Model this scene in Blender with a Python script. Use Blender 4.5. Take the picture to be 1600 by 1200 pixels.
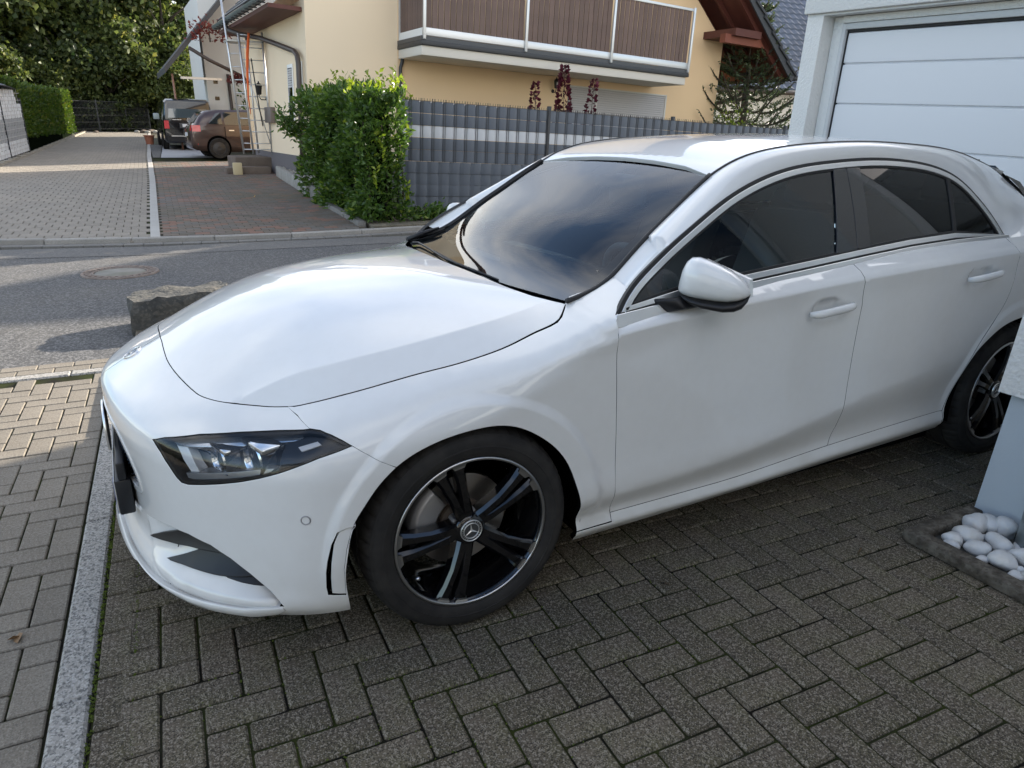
import bpy, bmesh, math, random
import numpy as np
from mathutils import Vector, Matrix
from mathutils.geometry import delaunay_2d_cdt
random.seed(7); RNG = np.random.default_rng(7)
for o in list(bpy.data.objects): bpy.data.objects.remove(o, do_unlink=True)
SC = bpy.context.scene; COL = SC.collection; R = math.radians
# ---------------------------------------------------------------- camera
cam = bpy.data.cameras.new('camera'); cam.sensor_width = 36; cam.lens = 24.81; cam.clip_end = 1500; cam.clip_start = .05
camo = bpy.data.objects.new('camera', cam); COL.objects.link(camo); SC.camera = camo
camo.matrix_world = Matrix(((.87888,.14577,-.45423,-.7744),(-.47669,.30509,-.82443,-2.4915),(.01841,.94110,.33763,1.4279),(0,0,0,1)))
# ---------------------------------------------------------------- sky, sun, exposure
SUN_AZ, SUN_EL = 19.0, 22.0          # degrees; azimuth from +x towards +y
wd = bpy.data.worlds.new('World'); SC.world = wd; wd.use_nodes = True
nt = wd.node_tree; nt.nodes.clear()
out = nt.nodes.new('ShaderNodeOutputWorld'); bg = nt.nodes.new('ShaderNodeBackground'); sky = nt.nodes.new('ShaderNodeTexSky')
sky.sky_type = 'NISHITA'; sky.sun_disc = False; sky.sun_elevation = R(SUN_EL); sky.sun_rotation = R(90-SUN_AZ); sky.air_density = 1.0; sky.dust_density = .8; sky.ozone_density = 2.0
tc = nt.nodes.new('ShaderNodeTexCoord'); mp = nt.nodes.new('ShaderNodeMapping'); mp.inputs['Scale'].default_value = (1.0, 1.0, 2.0); mp.inputs['Location'].default_value = (5.1, 3.3, 1.7)
nz = nt.nodes.new('ShaderNodeTexNoise'); nz.inputs['Scale'].default_value = 1.15; nz.inputs['Detail'].default_value = 7; nz.inputs['Roughness'].default_value = .52; nz.inputs['Distortion'].default_value = .0
cr = nt.nodes.new('ShaderNodeValToRGB'); cr.color_ramp.elements[0].position = .43; cr.color_ramp.elements[1].position = .70
mx = nt.nodes.new('ShaderNodeMix'); mx.data_type = 'RGBA'; mx.inputs[7].default_value = (9.0, 8.6, 7.9, 1)
nt.links.new(tc.outputs['Generated'], mp.inputs[0]); nt.links.new(mp.outputs[0], nz.inputs['Vector']); nt.links.new(nz.outputs['Fac'], cr.inputs[0])
nt.links.new(cr.outputs[0], mx.inputs[0]); nt.links.new(sky.outputs[0], mx.inputs[6]); nt.links.new(mx.outputs[2], bg.inputs[0]); bg.inputs[1].default_value = .12; nt.links.new(bg.outputs[0], out.inputs[0])
sl = bpy.data.lights.new('sun', 'SUN'); sl.energy = 4.6; sl.angle = R(.6); sl.color = (1, .9, .76)
so = bpy.data.objects.new('sun', sl); COL.objects.link(so)
sd = Vector((math.cos(R(SUN_AZ))*math.cos(R(SUN_EL)), math.sin(R(SUN_AZ))*math.cos(R(SUN_EL)), math.sin(R(SUN_EL))))
so.rotation_euler = sd.to_track_quat('Z', 'Y').to_euler()
SC.view_settings.view_transform = 'Standard'; SC.view_settings.look = 'None'; SC.view_settings.gamma = 1; SC.view_settings.exposure = 1.52
SC.cycles.use_denoising = True; SC.cycles.max_bounces = 8; SC.cycles.transparent_max_bounces = 16; SC.cycles.sample_clamp_indirect = 6
# ---------------------------------------------------------------- helpers
def setin(b, **k):
    for n, v in k.items():
        n = n.replace('_', ' ')
        if n in b.inputs: b.inputs[n].default_value = v if not (isinstance(v, tuple) and len(v) == 3) else (*v, 1)
def mat(name, col, rough=.6, metal=0., noise=None, bump=None, coat=0., spec=.5, vor=None, rvar=0, trans=0, cells=None, alpha=None, coords='Object', emit=None, vor2=None):
    """noise: (scale, amount, colour2[, detail]) patches of a second colour; several allowed as a list. bump: (scale, strength[, dist])"""
    m = bpy.data.materials.new(name); m.use_nodes = True; n = m.node_tree; b = n.nodes['Principled BSDF']
    setin(b, Base_Color=col, Roughness=rough, Metallic=metal, Coat_Weight=coat, Coat_Roughness=.04, Specular_IOR_Level=spec, Transmission_Weight=trans)
    tcn = n.nodes.new('ShaderNodeTexCoord'); cur = None
    def mixin(fac, c2):
        nonlocal cur
        x = n.nodes.new('ShaderNodeMix'); x.data_type = 'RGBA'; n.links.new(fac, x.inputs[0])
        if cur is None: x.inputs[6].default_value = (*col, 1)
        else: n.links.new(cur, x.inputs[6])
        x.inputs[7].default_value = (*c2, 1); cur = x.outputs[2]
    for nn in (noise if isinstance(noise, list) else [noise] if noise else []):
        t = n.nodes.new('ShaderNodeTexNoise'); t.inputs['Scale'].default_value = nn[0]; t.inputs['Detail'].default_value = nn[3] if len(nn) > 3 else 4
        n.links.new(tcn.outputs[coords], t.inputs['Vector'])
        r = n.nodes.new('ShaderNodeMapRange'); r.inputs[1].default_value = .5-.22/max(nn[1], .3)*.5 if False else .38; r.inputs[2].default_value = .66; r.inputs[4].default_value = nn[1]; r.clamp = True
        n.links.new(t.outputs['Fac'], r.inputs[0]); mixin(r.outputs[0], nn[2])
    if rvar:                                # each object (or island) a little lighter or darker
        oi = n.nodes.new('ShaderNodeObjectInfo'); gi = n.nodes.new('ShaderNodeNewGeometry'); ad = n.nodes.new('ShaderNodeMath'); ad.operation = 'ADD'; fr = n.nodes.new('ShaderNodeMath'); fr.operation = 'FRACT'
        n.links.new(oi.outputs['Random'], ad.inputs[0]); n.links.new(gi.outputs['Random Per Island'], ad.inputs[1]); n.links.new(ad.outputs[0], fr.inputs[0])
        hs = n.nodes.new('ShaderNodeHueSaturation'); mr = n.nodes.new('ShaderNodeMapRange'); mr.inputs[3].default_value = 1-rvar; mr.inputs[4].default_value = 1+rvar
        n.links.new(fr.outputs[0], mr.inputs[0]); n.links.new(mr.outputs[0], hs.inputs['Value'])
        if cur is None: hs.inputs['Color'].default_value = (*col, 1)
        else: n.links.new(cur, hs.inputs['Color'])
        cur = hs.outputs[0]
    if cells:                               # a second, per-island colour choice: (fraction, colour)
        gi2 = n.nodes.new('ShaderNodeNewGeometry'); oi2 = n.nodes.new('ShaderNodeObjectInfo'); ad2 = n.nodes.new('ShaderNodeMath'); ad2.operation = 'ADD'
        ml = n.nodes.new('ShaderNodeMath'); ml.operation = 'MULTIPLY'; ml.inputs[1].default_value = 7.31; f2 = n.nodes.new('ShaderNodeMath'); f2.operation = 'FRACT'
        n.links.new(gi2.outputs['Random Per Island'], ad2.inputs[0]); n.links.new(oi2.outputs['Random'], ad2.inputs[1]); n.links.new(ad2.outputs[0], ml.inputs[0]); n.links.new(ml.outputs[0], f2.inputs[0])
        for lo, hi, c2, am in cells:
            w1 = n.nodes.new('ShaderNodeMath'); w1.operation = 'COMPARE'; w1.inputs[1].default_value = (lo+hi)/2; w1.inputs[2].default_value = (hi-lo)/2; n.links.new(f2.outputs[0], w1.inputs[0])
            w2 = n.nodes.new('ShaderNodeMath'); w2.operation = 'MULTIPLY'; w2.inputs[1].default_value = am; n.links.new(w1.outputs[0], w2.inputs[0]); mixin(w2.outputs[0], c2)
    if vor2:                                # broad moss and dirt over the per-block colours: (scale, amount, colour)
        t = n.nodes.new('ShaderNodeTexNoise'); t.inputs['Scale'].default_value = vor2[0]; t.inputs['Detail'].default_value = 5; n.links.new(tcn.outputs[coords], t.inputs['Vector'])
        r = n.nodes.new('ShaderNodeMapRange'); r.inputs[1].default_value = .42; r.inputs[2].default_value = .62; r.inputs[4].default_value = vor2[1]; r.clamp = True; n.links.new(t.outputs['Fac'], r.inputs[0]); mixin(r.outputs[0], vor2[2])
    if vor:                                 # fine aggregate speckle (scale, amount, colour)
        for q_, (sc_, am, c2) in enumerate(vor if isinstance(vor, list) else [vor]):
            v = n.nodes.new('ShaderNodeTexVoronoi'); v.inputs['Scale'].default_value = sc_; n.links.new(tcn.outputs[coords], v.inputs['Vector']); sp = n.nodes.new('ShaderNodeSeparateColor'); n.links.new(v.outputs['Color'], sp.inputs[0])
            r = n.nodes.new('ShaderNodeMapRange'); r.inputs[1].default_value = .50 if q_ == 0 else .62; r.inputs[2].default_value = .80 if q_ == 0 else .90; r.inputs[4].default_value = am; r.clamp = True
            n.links.new(sp.outputs[q_ % 3], r.inputs[0]); mixin(r.outputs[0], c2)
    if cur is not None: n.links.new(cur, b.inputs['Base Color'])
    if bump:
        t = n.nodes.new('ShaderNodeTexNoise'); t.inputs['Scale'].default_value = bump[0]; t.inputs['Detail'].default_value = 3; n.links.new(tcn.outputs[coords], t.inputs['Vector'])
        bp = n.nodes.new('ShaderNodeBump'); bp.inputs['Strength'].default_value = bump[1]; bp.inputs['Distance'].default_value = bump[2] if len(bump) > 2 else .005
        n.links.new(t.outputs['Fac'], bp.inputs['Height']); n.links.new(bp.outputs[0], b.inputs['Normal'])
    if emit: setin(b, Emission_Color=emit[0], Emission_Strength=emit[1])
    return m
def glassmat(name, tint, refl_rough=.0, ior=1.5, strength=1.0):
    m = bpy.data.materials.new(name); m.use_nodes = True; n = m.node_tree; n.nodes.clear(); o = n.nodes.new('ShaderNodeOutputMaterial')
    tr = n.nodes.new('ShaderNodeBsdfTransparent'); tr.inputs[0].default_value = (*tint, 1); g = n.nodes.new('ShaderNodeBsdfGlossy'); g.inputs['Roughness'].default_value = refl_rough
    f = n.nodes.new('ShaderNodeFresnel'); f.inputs[0].default_value = ior; ml = n.nodes.new('ShaderNodeMath'); ml.operation = 'MULTIPLY'; ml.inputs[1].default_value = strength; ml.use_clamp = True; x = n.nodes.new('ShaderNodeMixShader')
    n.links.new(f.outputs[0], ml.inputs[0]); n.links.new(ml.outputs[0], x.inputs[0]); n.links.new(tr.outputs[0], x.inputs[1]); n.links.new(g.outputs[0], x.inputs[2]); n.links.new(x.outputs[0], o.inputs[0]); return m
def tag(o, label=None, cat=None, group=None, kind=None):
    if label: o['label'] = label
    if cat: o['category'] = cat
    if group: o['group'] = group
    if kind: o['kind'] = kind
    return o
def empty(name, loc=(0,0,0), parent=None, **k):
    o = bpy.data.objects.new(name, None); COL.objects.link(o); o.location = loc; o.empty_display_size = .1
    if parent: o.parent = parent
    return tag(o, **k)
def link(name, me, m, parent=None, smooth=None):
    if m is not None and not me.materials: me.materials.append(m)
    o = bpy.data.objects.new(name, me); COL.objects.link(o)
    if parent: o.parent = parent
    if smooth: me.polygons.foreach_set('use_smooth', [True]*len(me.polygons))
    return o
def mesh(name, V, F, m, parent=None, smooth=False, N=None):
    me = bpy.data.meshes.new(name); me.from_pydata([tuple(map(float, v)) for v in V], [], [tuple(map(int, f)) for f in F]); me.update()
    if smooth or N is not None: me.polygons.foreach_set('use_smooth', [True]*len(me.polygons))
    if N is not None: me.normals_split_custom_set_from_vertices([tuple(map(float, n)) for n in N])
    return link(name, me, m, parent)
class MB:
    """collects simple solids into one mesh"""
    def __init__(s): s.V = []; s.F = []
    def add(s, V, F):
        k = len(s.V); s.V += [tuple(v) for v in V]; s.F += [tuple(i+k for i in f) for f in F]; return s
    def box(s, a, b, M=None, jit=0):
        x0, y0, z0 = a; x1, y1, z1 = b
        V = [(x0,y0,z0),(x1,y0,z0),(x1,y1,z0),(x0,y1,z0),(x0,y0,z1),(x1,y0,z1),(x1,y1,z1),(x0,y1,z1)]
        if M is not None: V = [tuple(M @ Vector(v)) for v in V]
        return s.add(V, [(0,3,2,1),(4,5,6,7),(0,1,5,4),(1,2,6,5),(2,3,7,6),(3,0,4,7)])
    def bar(s, p, q, w, h=None, up=(0,0,1)):
        p = Vector(p); q = Vector(q); d = (q-p); L = d.length; d = d/L; h = h or w; u = Vector(up)
        if abs(d.dot(u)) > .98: u = Vector((0,1,0))
        a = d.cross(u).normalized(); b = a.cross(d).normalized(); V = []
        for e in (p, q):
            for i, j in ((-1,-1),(1,-1),(1,1),(-1,1)): V.append(e + a*i*w/2 + b*j*h/2)
        return s.add(V, [(0,1,2,3),(7,6,5,4),(0,4,5,1),(1,5,6,2),(2,6,7,3),(3,7,4,0)])
    def tube(s, pts, r, n=8, cap=True):
        pts = [Vector(p) for p in pts]; rr = r if isinstance(r, (list, tuple)) else [r]*len(pts); k = len(s.V); prev = None
        for i, p in enumerate(pts):
            d = (pts[min(i+1, len(pts)-1)] - pts[max(i-1, 0)]).normalized()
            if prev is None: a = d.orthogonal().normalized()
            else: a = (prev - d*prev.dot(d)).normalized()
            prev = a; b = d.cross(a)
            for j in range(n):
                t = 2*math.pi*j/n; s.V.append(tuple(p + a*math.cos(t)*rr[i] + b*math.sin(t)*rr[i]))
        for i in range(len(pts)-1):
            for j in range(n): s.F.append((k+i*n+j, k+i*n+(j+1) % n, k+(i+1)*n+(j+1) % n, k+(i+1)*n+j))
        if cap: s.F.append(tuple(k+j for j in reversed(range(n)))); e = k+(len(pts)-1)*n; s.F.append(tuple(e+j for j in range(n)))
        return s
    def lathe(s, prof, n=48, axis='y', c=(0,0,0), close=False):
        k = len(s.V); L = len(prof)
        for j in range(n):
            t = 2*math.pi*j/n
            for r, a in prof:
                x, z = r*math.cos(t), r*math.sin(t)
                v = (c[0]+x, c[1]+a, c[2]+z) if axis == 'y' else (c[0]+x, c[1]+z, c[2]+a) if axis == 'z' else (c[0]+a, c[1]+x, c[2]+z); s.V.append(v)
        for j in range(n):
            for i in range(L if close else L-1): s.F.append((k+j*L+i, k+j*L+(i+1) % L, k+((j+1) % n)*L+(i+1) % L, k+((j+1) % n)*L+i))
        return s
    def prism(s, poly, z0, z1):
        k = len(s.V); n = len(poly); s.V += [(x, y, z0) for x, y in poly] + [(x, y, z1) for x, y in poly]
        s.F += [tuple(k+i for i in reversed(range(n))), tuple(k+n+i for i in range(n))] + [(k+i, k+(i+1) % n, k+n+(i+1) % n, k+n+i) for i in range(n)]
        return s
    def xf(s, M): s.V = [tuple(M @ Vector(v)) for v in s.V]; return s
    def build(s, name, m, parent=None, smooth=False, auto=None, bevel=None):
        me = bpy.data.meshes.new(name); me.from_pydata([tuple(map(float, v)) for v in s.V], [], s.F); me.update()
        bm = bmesh.new(); bm.from_mesh(me); bmesh.ops.recalc_face_normals(bm, faces=bm.faces)
        if bevel: bmesh.ops.bevel(bm, geom=[e for e in bm.edges if len(e.link_faces) == 2 and e.calc_face_angle(0) > .5], offset=bevel, segments=2, affect='EDGES', profile=.5)
        bm.to_mesh(me); bm.free(); o = link(name, me, m, parent)
        if smooth or auto or bevel:
            me.polygons.foreach_set('use_smooth', [True]*len(me.polygons))
            if auto or bevel: me.set_sharp_from_angle(angle=R(auto or 35))
        return o
def dup(o, parent=None, name=None):
    c = o.copy(); COL.objects.link(c)
    if parent is not None: c.parent = parent
    for ch in list(o.children): dup(ch, c)
    return c
# ---- trimmed surface panels
def inside(poly, q):
    x, y = q[:, 0], q[:, 1]; r = np.zeros(len(q), bool); n = len(poly)
    for i in range(n):
        x1, y1 = poly[i]; x2, y2 = poly[(i+1) % n]
        if y1 == y2: continue
        c = ((y1 > y) != (y2 > y)) & (x < (x2-x1)*(y-y1)/(y2-y1)+x1); r ^= c
    return r
def area(p): p = np.asarray(p); return .5*np.sum(p[:, 0]*np.roll(p[:, 1], -1)-np.roll(p[:, 0], -1)*p[:, 1])
def resample(poly, res):
    P = np.asarray(poly, float); o = []
    for i in range(len(P)):
        a, b = P[i], P[(i+1) % len(P)]; n = max(1, int(math.ceil(np.hypot(*(b-a))/res)))
        for k in range(n): o.append(a+(b-a)*k/n)
    return np.array(o)
def offset(poly, d):
    P = np.asarray(poly, float)
    if area(P) < 0: P = P[::-1]
    e1 = P-np.roll(P, 1, 0); e2 = np.roll(P, -1, 0)-P
    n1 = np.column_stack([-e1[:, 1], e1[:, 0]]); n2 = np.column_stack([-e2[:, 1], e2[:, 0]])
    n1 /= np.maximum(np.linalg.norm(n1, axis=1), 1e-9)[:, None]; n2 /= np.maximum(np.linalg.norm(n2, axis=1), 1e-9)[:, None]
    b = n1+n2; k = np.maximum((b*n1).sum(1), .35); return P+b/k[:, None]*d
def segdist(poly, q):
    P = np.asarray(poly); best = np.full(len(q), 1e9)
    for i in range(len(P)):
        a = P[i]; b = P[(i+1) % len(P)]; ab = b-a; t = np.clip(((q-a)@ab)/max(ab@ab, 1e-12), 0, 1); best = np.minimum(best, np.linalg.norm(q-a-t[:, None]*ab, axis=1))
    return best
def smooth_poly(pts, n=None, res=.02, closed=False):
    p = np.asarray(pts, float); L = np.concatenate([[0], np.cumsum(np.linalg.norm(np.diff(p, axis=0), axis=1))]); f = natcubic(L, p)
    return f(np.linspace(0, L[-1], n or max(2, int(L[-1]/res))))
def panel_data(f, outline, holes=(), res=.03, gap=.0018, flange=.018, edges=True, outward=None, noflange=None, rnd=.0022, feats=()):
    O = resample(offset(outline, gap), res); Hs = [resample(offset(h, -gap), res) for h in holes]
    lo, hi = O.min(0), O.max(0); gx = np.arange(lo[0]+res/2, hi[0], res); gy = np.arange(lo[1]+res/2, hi[1], res); X, Y = np.meshgrid(gx, gy); X = X+((np.arange(len(gy)) % 2)*res*.5)[:, None]; Q = np.column_stack([X.ravel(), Y.ravel()])
    k = inside(O, Q) & (segdist(O, Q) > res*.45)
    for h in Hs: k &= ~inside(h, Q) & (segdist(h, Q) > res*.45)
    FP = []; fe_ = []; base_n = len(O)+sum(len(h) for h in Hs)
    for ft in feats:
        ft = np.asarray(ft); ok = inside(O, ft) & (segdist(O, ft) > res*.25)
        for h in Hs: ok &= ~inside(h, ft) & (segdist(h, ft) > res*.25)
        last = None
        for p, good in zip(ft, ok):
            if good:
                FP.append(p); i = base_n+len(FP)-1
                if last is not None: fe_.append((last, i))
                last = i
            else: last = None
    Qk = Q[k]
    if FP:
        FPa = np.array(FP); dm = np.full(len(Qk), 1e9)
        for a in range(0, len(FPa), 400): dm = np.minimum(dm, np.sqrt(((Qk[:, None]-FPa[None, a:a+400])**2).sum(2)).min(1))
        Qk = Qk[dm > res*.4]
    pts = np.vstack([O]+Hs+([FPa] if FP else [])+[Qk]); ed = []; c = 0; loops = []
    for l in [O]+Hs: n = len(l); loops.append(list(range(c, c+n))); ed += [(c+i, c+(i+1) % n) for i in range(n)]; c += n
    ed += fe_
    v, _, fc, ov, _, _ = delaunay_2d_cdt([Vector(p) for p in pts], ed, [], 0, 1e-7)
    v = np.array([tuple(a) for a in v]); fc = [t for t in fc]; cen = np.array([v[list(t)].mean(0) for t in fc]); keep = inside(O, cen)
    for h in Hs: keep &= ~inside(h, cen)
    F = [t for t, kk in zip(fc, keep) if kk]; P = f(v); N = normals(f, v)
    if outward is not None:
        s = np.sign((N*outward).sum(1)); s[s == 0] = 1; N = N*(1 if s.sum() > 0 else -1)
    # orient faces
    FF = []
    for t in F:
        a, b, c3 = P[t[0]], P[t[1]], P[t[2]]; FF.append(tuple(t) if np.dot(np.cross(b-a, c3-a), N[t[0]]) > 0 else tuple(reversed(t)))
    V = list(P); NN = list(N); inv = {}; FL = [0]*len(FF)
    for i, olds in enumerate(ov):
        for o_ in olds: inv[o_] = i
    if edges:
        for li, l in enumerate(loops):
            idx = [inv[i] for i in l]; n = len(idx); p2 = P[idx]; nn = N[idx]; tg = np.roll(p2, -1, 0)-np.roll(p2, 1, 0); tg /= np.maximum(np.linalg.norm(tg, axis=1), 1e-9)[:, None]
            sd_ = np.cross(tg, nn); q2 = v[idx]
            # side direction pointing out of the panel
            cen2 = f(q2 + 0)  # same
            if li == 0: ref = 1 if area(q2) > 0 else -1
            else: ref = -1 if area(q2) > 0 else 1
            test = f(q2+.001*np.column_stack([(np.roll(q2, -1, 0)-np.roll(q2, 1, 0))[:, 1], -(np.roll(q2, -1, 0)-np.roll(q2, 1, 0))[:, 0]])*ref)-p2
            sg = np.sign((test*sd_).sum(1)); sd_ = sd_*np.where(sg == 0, 1, sg)[:, None]
            b0 = len(V); rings = [(p2, nn), (p2+sd_*rnd*.7-nn*rnd*.3, (sd_+nn)/1.414), (p2+sd_*rnd-nn*rnd, sd_), (p2+sd_*rnd*.6-nn*flange, sd_)]
            for a, bn in rings: V += list(a); NN += list(bn)
            for r_ in range(3):
                for i in range(n):
                    if noflange is not None and (noflange(q2[i]) and noflange(q2[(i+1) % n])): continue
                    a, b, c4, d4 = b0+r_*n+i, b0+r_*n+(i+1) % n, b0+(r_+1)*n+(i+1) % n, b0+(r_+1)*n+i
                    qn = np.cross(V[b]-V[a], V[d4]-V[a]); FF.append((a, b, c4, d4) if np.dot(qn, NN[b]+NN[d4]) > 0 else (d4, c4, b, a)); FL.append(0 if r_ == 0 else 1)
    return np.array(V), FF, np.array(NN), FL
def grid_data(f, u0, u1, v0, v1, nu, nv, outward, flange=.006):
    U, Vv = np.meshgrid(np.linspace(u0, u1, nu), np.linspace(v0, v1, nv), indexing='ij'); q = np.column_stack([U.ravel(), Vv.ravel()]); P = f(q); N = normals(f, q); s = np.sign((N*outward).sum()); N = N*s
    F = [(i*nv+j, (i+1)*nv+j, (i+1)*nv+j+1, i*nv+j+1) for i in range(nu-1) for j in range(nv-1)]
    a, b, c = P[F[0][0]], P[F[0][1]], P[F[0][2]]
    if np.dot(np.cross(b-a, c-a), N[0]) < 0: F = [tuple(reversed(t)) for t in F]
    return P, F, N, [0]*len(F)
def arcs(cx, cz, rads, a0, a1, sof): t = np.linspace(R(a0), R(a1), 60); return [np.column_stack([sof+cx+r*np.cos(t), cz+r*np.sin(t)]) for r in rads]
def mirror_data(d): V, F, N, L = d; return V*[1,-1,1], [tuple(reversed(t)) for t in F], N*[1,-1,1], L
def join_data(a, b): return np.vstack([a[0], b[0]]), list(a[1])+[tuple(i+len(a[0]) for i in t) for t in b[1]], np.vstack([a[2], b[2]]), list(a[3])+list(b[3])
def pmesh(name, d, m, parent, dark=None):
    o = mesh(name, d[0], d[1], m, parent, N=d[2])
    if dark: o.data.materials.append(dark); o.data.polygons.foreach_set('material_index', d[3]); o.data.update()  # edge flanges coloured black: the shade of the gaps put into colour
    return o
def levels(sk, s0, s1, lv, ds=.022):
    s = np.arange(s0, s1, ds); Z = sk.zf(s); o = []
    for k in lv:
        k, off = k if isinstance(k, tuple) else (k, 0.); o.append(np.column_stack([s, Z[:, k]+off]))
    return o
# ---------------------------------------------------------------- car surfaces (metres; x to the rear, -y the driver's side)
def pchip(x, Y):
    x = np.asarray(x, float); Y = np.asarray(Y, float); one = Y.ndim == 1
    if one: Y = Y[:, None]
    h = np.diff(x)[:, None]; dl = np.diff(Y, axis=0) / h; m = np.zeros_like(Y)
    w1 = 2 * h[1:] + h[:-1]; w2 = h[1:] + 2 * h[:-1]; ok = dl[:-1] * dl[1:] > 0
    with np.errstate(divide='ignore', invalid='ignore'):
        hm = (w1 + w2) / (w1 / dl[:-1] + w2 / dl[1:])
    m[1:-1] = np.where(ok, hm, 0); m[0] = dl[0]; m[-1] = dl[-1]
    def f(q):
        q = np.atleast_1d(np.asarray(q, float)); i = np.clip(np.searchsorted(x, q, side='right') - 1, 0, len(x) - 2)
        H = h[i]; t = ((q - x[i])[:, None]) / H
        r = ((1 + 2*t)*(1-t)**2*Y[i] + t*(1-t)**2*H*m[i] + t*t*(3-2*t)*Y[i+1] + t*t*(t-1)*H*m[i+1])
        lo = t < 0; hi = t > 1
        r = np.where(lo, Y[0] + m[0]*(q - x[0])[:, None], r); r = np.where(hi, Y[-1] + m[-1]*(q - x[-1])[:, None], r)
        return r[:, 0] if one else r
    return f
def natcubic(x, Y):
    x = np.asarray(x, float); Y = np.asarray(Y, float); n = len(x); h = np.diff(x)
    A = np.eye(n); R = np.zeros_like(Y)
    for i in range(1, n-1):
        A[i, i-1] = h[i-1]; A[i, i] = 2*(h[i-1]+h[i]); A[i, i+1] = h[i]
        R[i] = 6*((Y[i+1]-Y[i])/h[i] - (Y[i]-Y[i-1])/h[i-1])
    M = np.linalg.solve(A, R)
    def f(q):
        q = np.atleast_1d(np.asarray(q, float)); i = np.clip(np.searchsorted(x, q, side='right')-1, 0, n-2)
        H = h[i][:, None]; a = (x[i+1]-q)[:, None]; b = (q-x[i])[:, None]
        return M[i]*a**3/(6*H) + M[i+1]*b**3/(6*H) + (Y[i]/H - M[i]*H/6)*a + (Y[i+1]/H - M[i+1]*H/6)*b
    return f
BASE = [(-.91,0),(-.903,-.13),(-.888,-.25),(-.864,-.37),(-.832,-.48),(-.79,-.575),(-.735,-.66),(-.665,-.735),(-.585,-.80),(-.50,-.85),(-.41,-.88),(-.32,-.892),(-.2,-.894),(0,-.894),(.25,-.8935),(.6,-.893),(1.1,-.893),(1.6,-.894),(2.2,-.894),(2.6,-.893),(2.9,-.889),(3.1,-.876),(3.26,-.84),(3.38,-.765),(3.455,-.66),(3.50,-.5),(3.523,-.3),(3.53,0)]
_b = np.array(BASE); _bm = _b[1:4][::-1]*[1,-1]; _br = _b[-4:-1][::-1]*[1,-1]; _ball = np.vstack([_bm, _b, _br])
_sl = np.concatenate([[0], np.cumsum(np.hypot(*np.diff(_ball, axis=0).T))]); _sl -= _sl[3]
_bf = natcubic(_sl, _ball); BS = _sl[3:3+len(_b)]
def s_at_x(x): return np.interp(x, _b[:, 0], BS)
def base_pn(s):
    e = 1e-3; p = _bf(s); t = _bf(np.asarray(s)+e) - _bf(np.asarray(s)-e); t /= np.linalg.norm(t, axis=1)[:, None]
    return p, np.stack([t[:, 1], -t[:, 0]], 1)          # outward normal
class Skin:
    """loft of level profiles: at each station 12 (z, d) pairs, d = distance inside the plan outline"""
    def __init__(self, st, crease, flare=()):
        ss = [a for a, _, _ in st]; zf = pchip(ss, [z for _, z, _ in st]); df = pchip(ss, [d for _, _, d in st]); self.crease = crease; self.flare = flare
        g = np.arange(ss[0]-.4, ss[-1]+.4, .01); gi = np.where(g < 0, -g, g) if ss[0] == 0 else g; w = np.exp(-.5*(np.arange(-24, 25)*.01/.07)**2); w /= w.sum()   # fair the loft lengthwise
        sm = lambda A: natcubic(g[24:-24:6], np.apply_along_axis(lambda c: np.convolve(c, w, 'valid'), 0, A)[::6])
        self.zf = sm(zf(gi)); self.df = sm(df(gi))
    def d(self, s, z):
        Z = self.zf(s); D = self.df(s); z = np.asarray(z, float); n = Z.shape[1]
        h = np.diff(Z, axis=1); dl = np.diff(D, axis=1)/h; mL = np.zeros_like(Z); w1 = 2*h[:, 1:]+h[:, :-1]; w2 = h[:, 1:]+2*h[:, :-1]
        mm = (dl[:, :-1]*h[:, 1:] + dl[:, 1:]*h[:, :-1])/(h[:, 1:]+h[:, :-1])
        mL[:, 1:-1] = mm; mL[:, 0] = dl[:, 0]; mL[:, -1] = dl[:, -1]; mR = mL.copy()
        for c, wgt in self.crease:
            mL[:, c] = mL[:, c]*(1-wgt) + dl[:, c-1]*wgt; mR[:, c] = mR[:, c]*(1-wgt) + dl[:, c]*wgt
        i = np.clip((z[:, None] >= Z).sum(1)-1, 0, n-2); r = np.arange(len(z)); H = h[r, i]; t = (z-Z[r, i])/H
        v = (1+2*t)*(1-t)**2*D[r, i] + t*(1-t)**2*H*mR[r, i] + t*t*(3-2*t)*D[r, i+1] + t*t*(t-1)*H*mL[r, i+1]
        v = np.where(t < 0, D[:, 0]+mL[:, 0]*(z-Z[:, 0]), v); v = np.where(t > 1, D[:, -1]+mL[:, -1]*(z-Z[:, -1]), v)
        return v
    def __call__(self, q):
        s = q[:, 0]; z = q[:, 1]; p, n = base_pn(s); d = self.d(s, z)
        for cx, cz, r0, wd, hh in self.flare:
            r = np.hypot(p[:, 0]-cx, z-cz); k = np.clip((r0+wd-r)/(wd*.38), 0, 1); k = k*k*(3-2*k)
            d = d - hh*k*np.clip((z-.22)/.12, 0, 1)
        P = p - n*d[:, None]; return np.column_stack([P, z])
    def top(self, s, lev): return self.zf(s)[:, lev]
def bs(i): return BS[i]
sx = lambda x: float(s_at_x(x))
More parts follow.
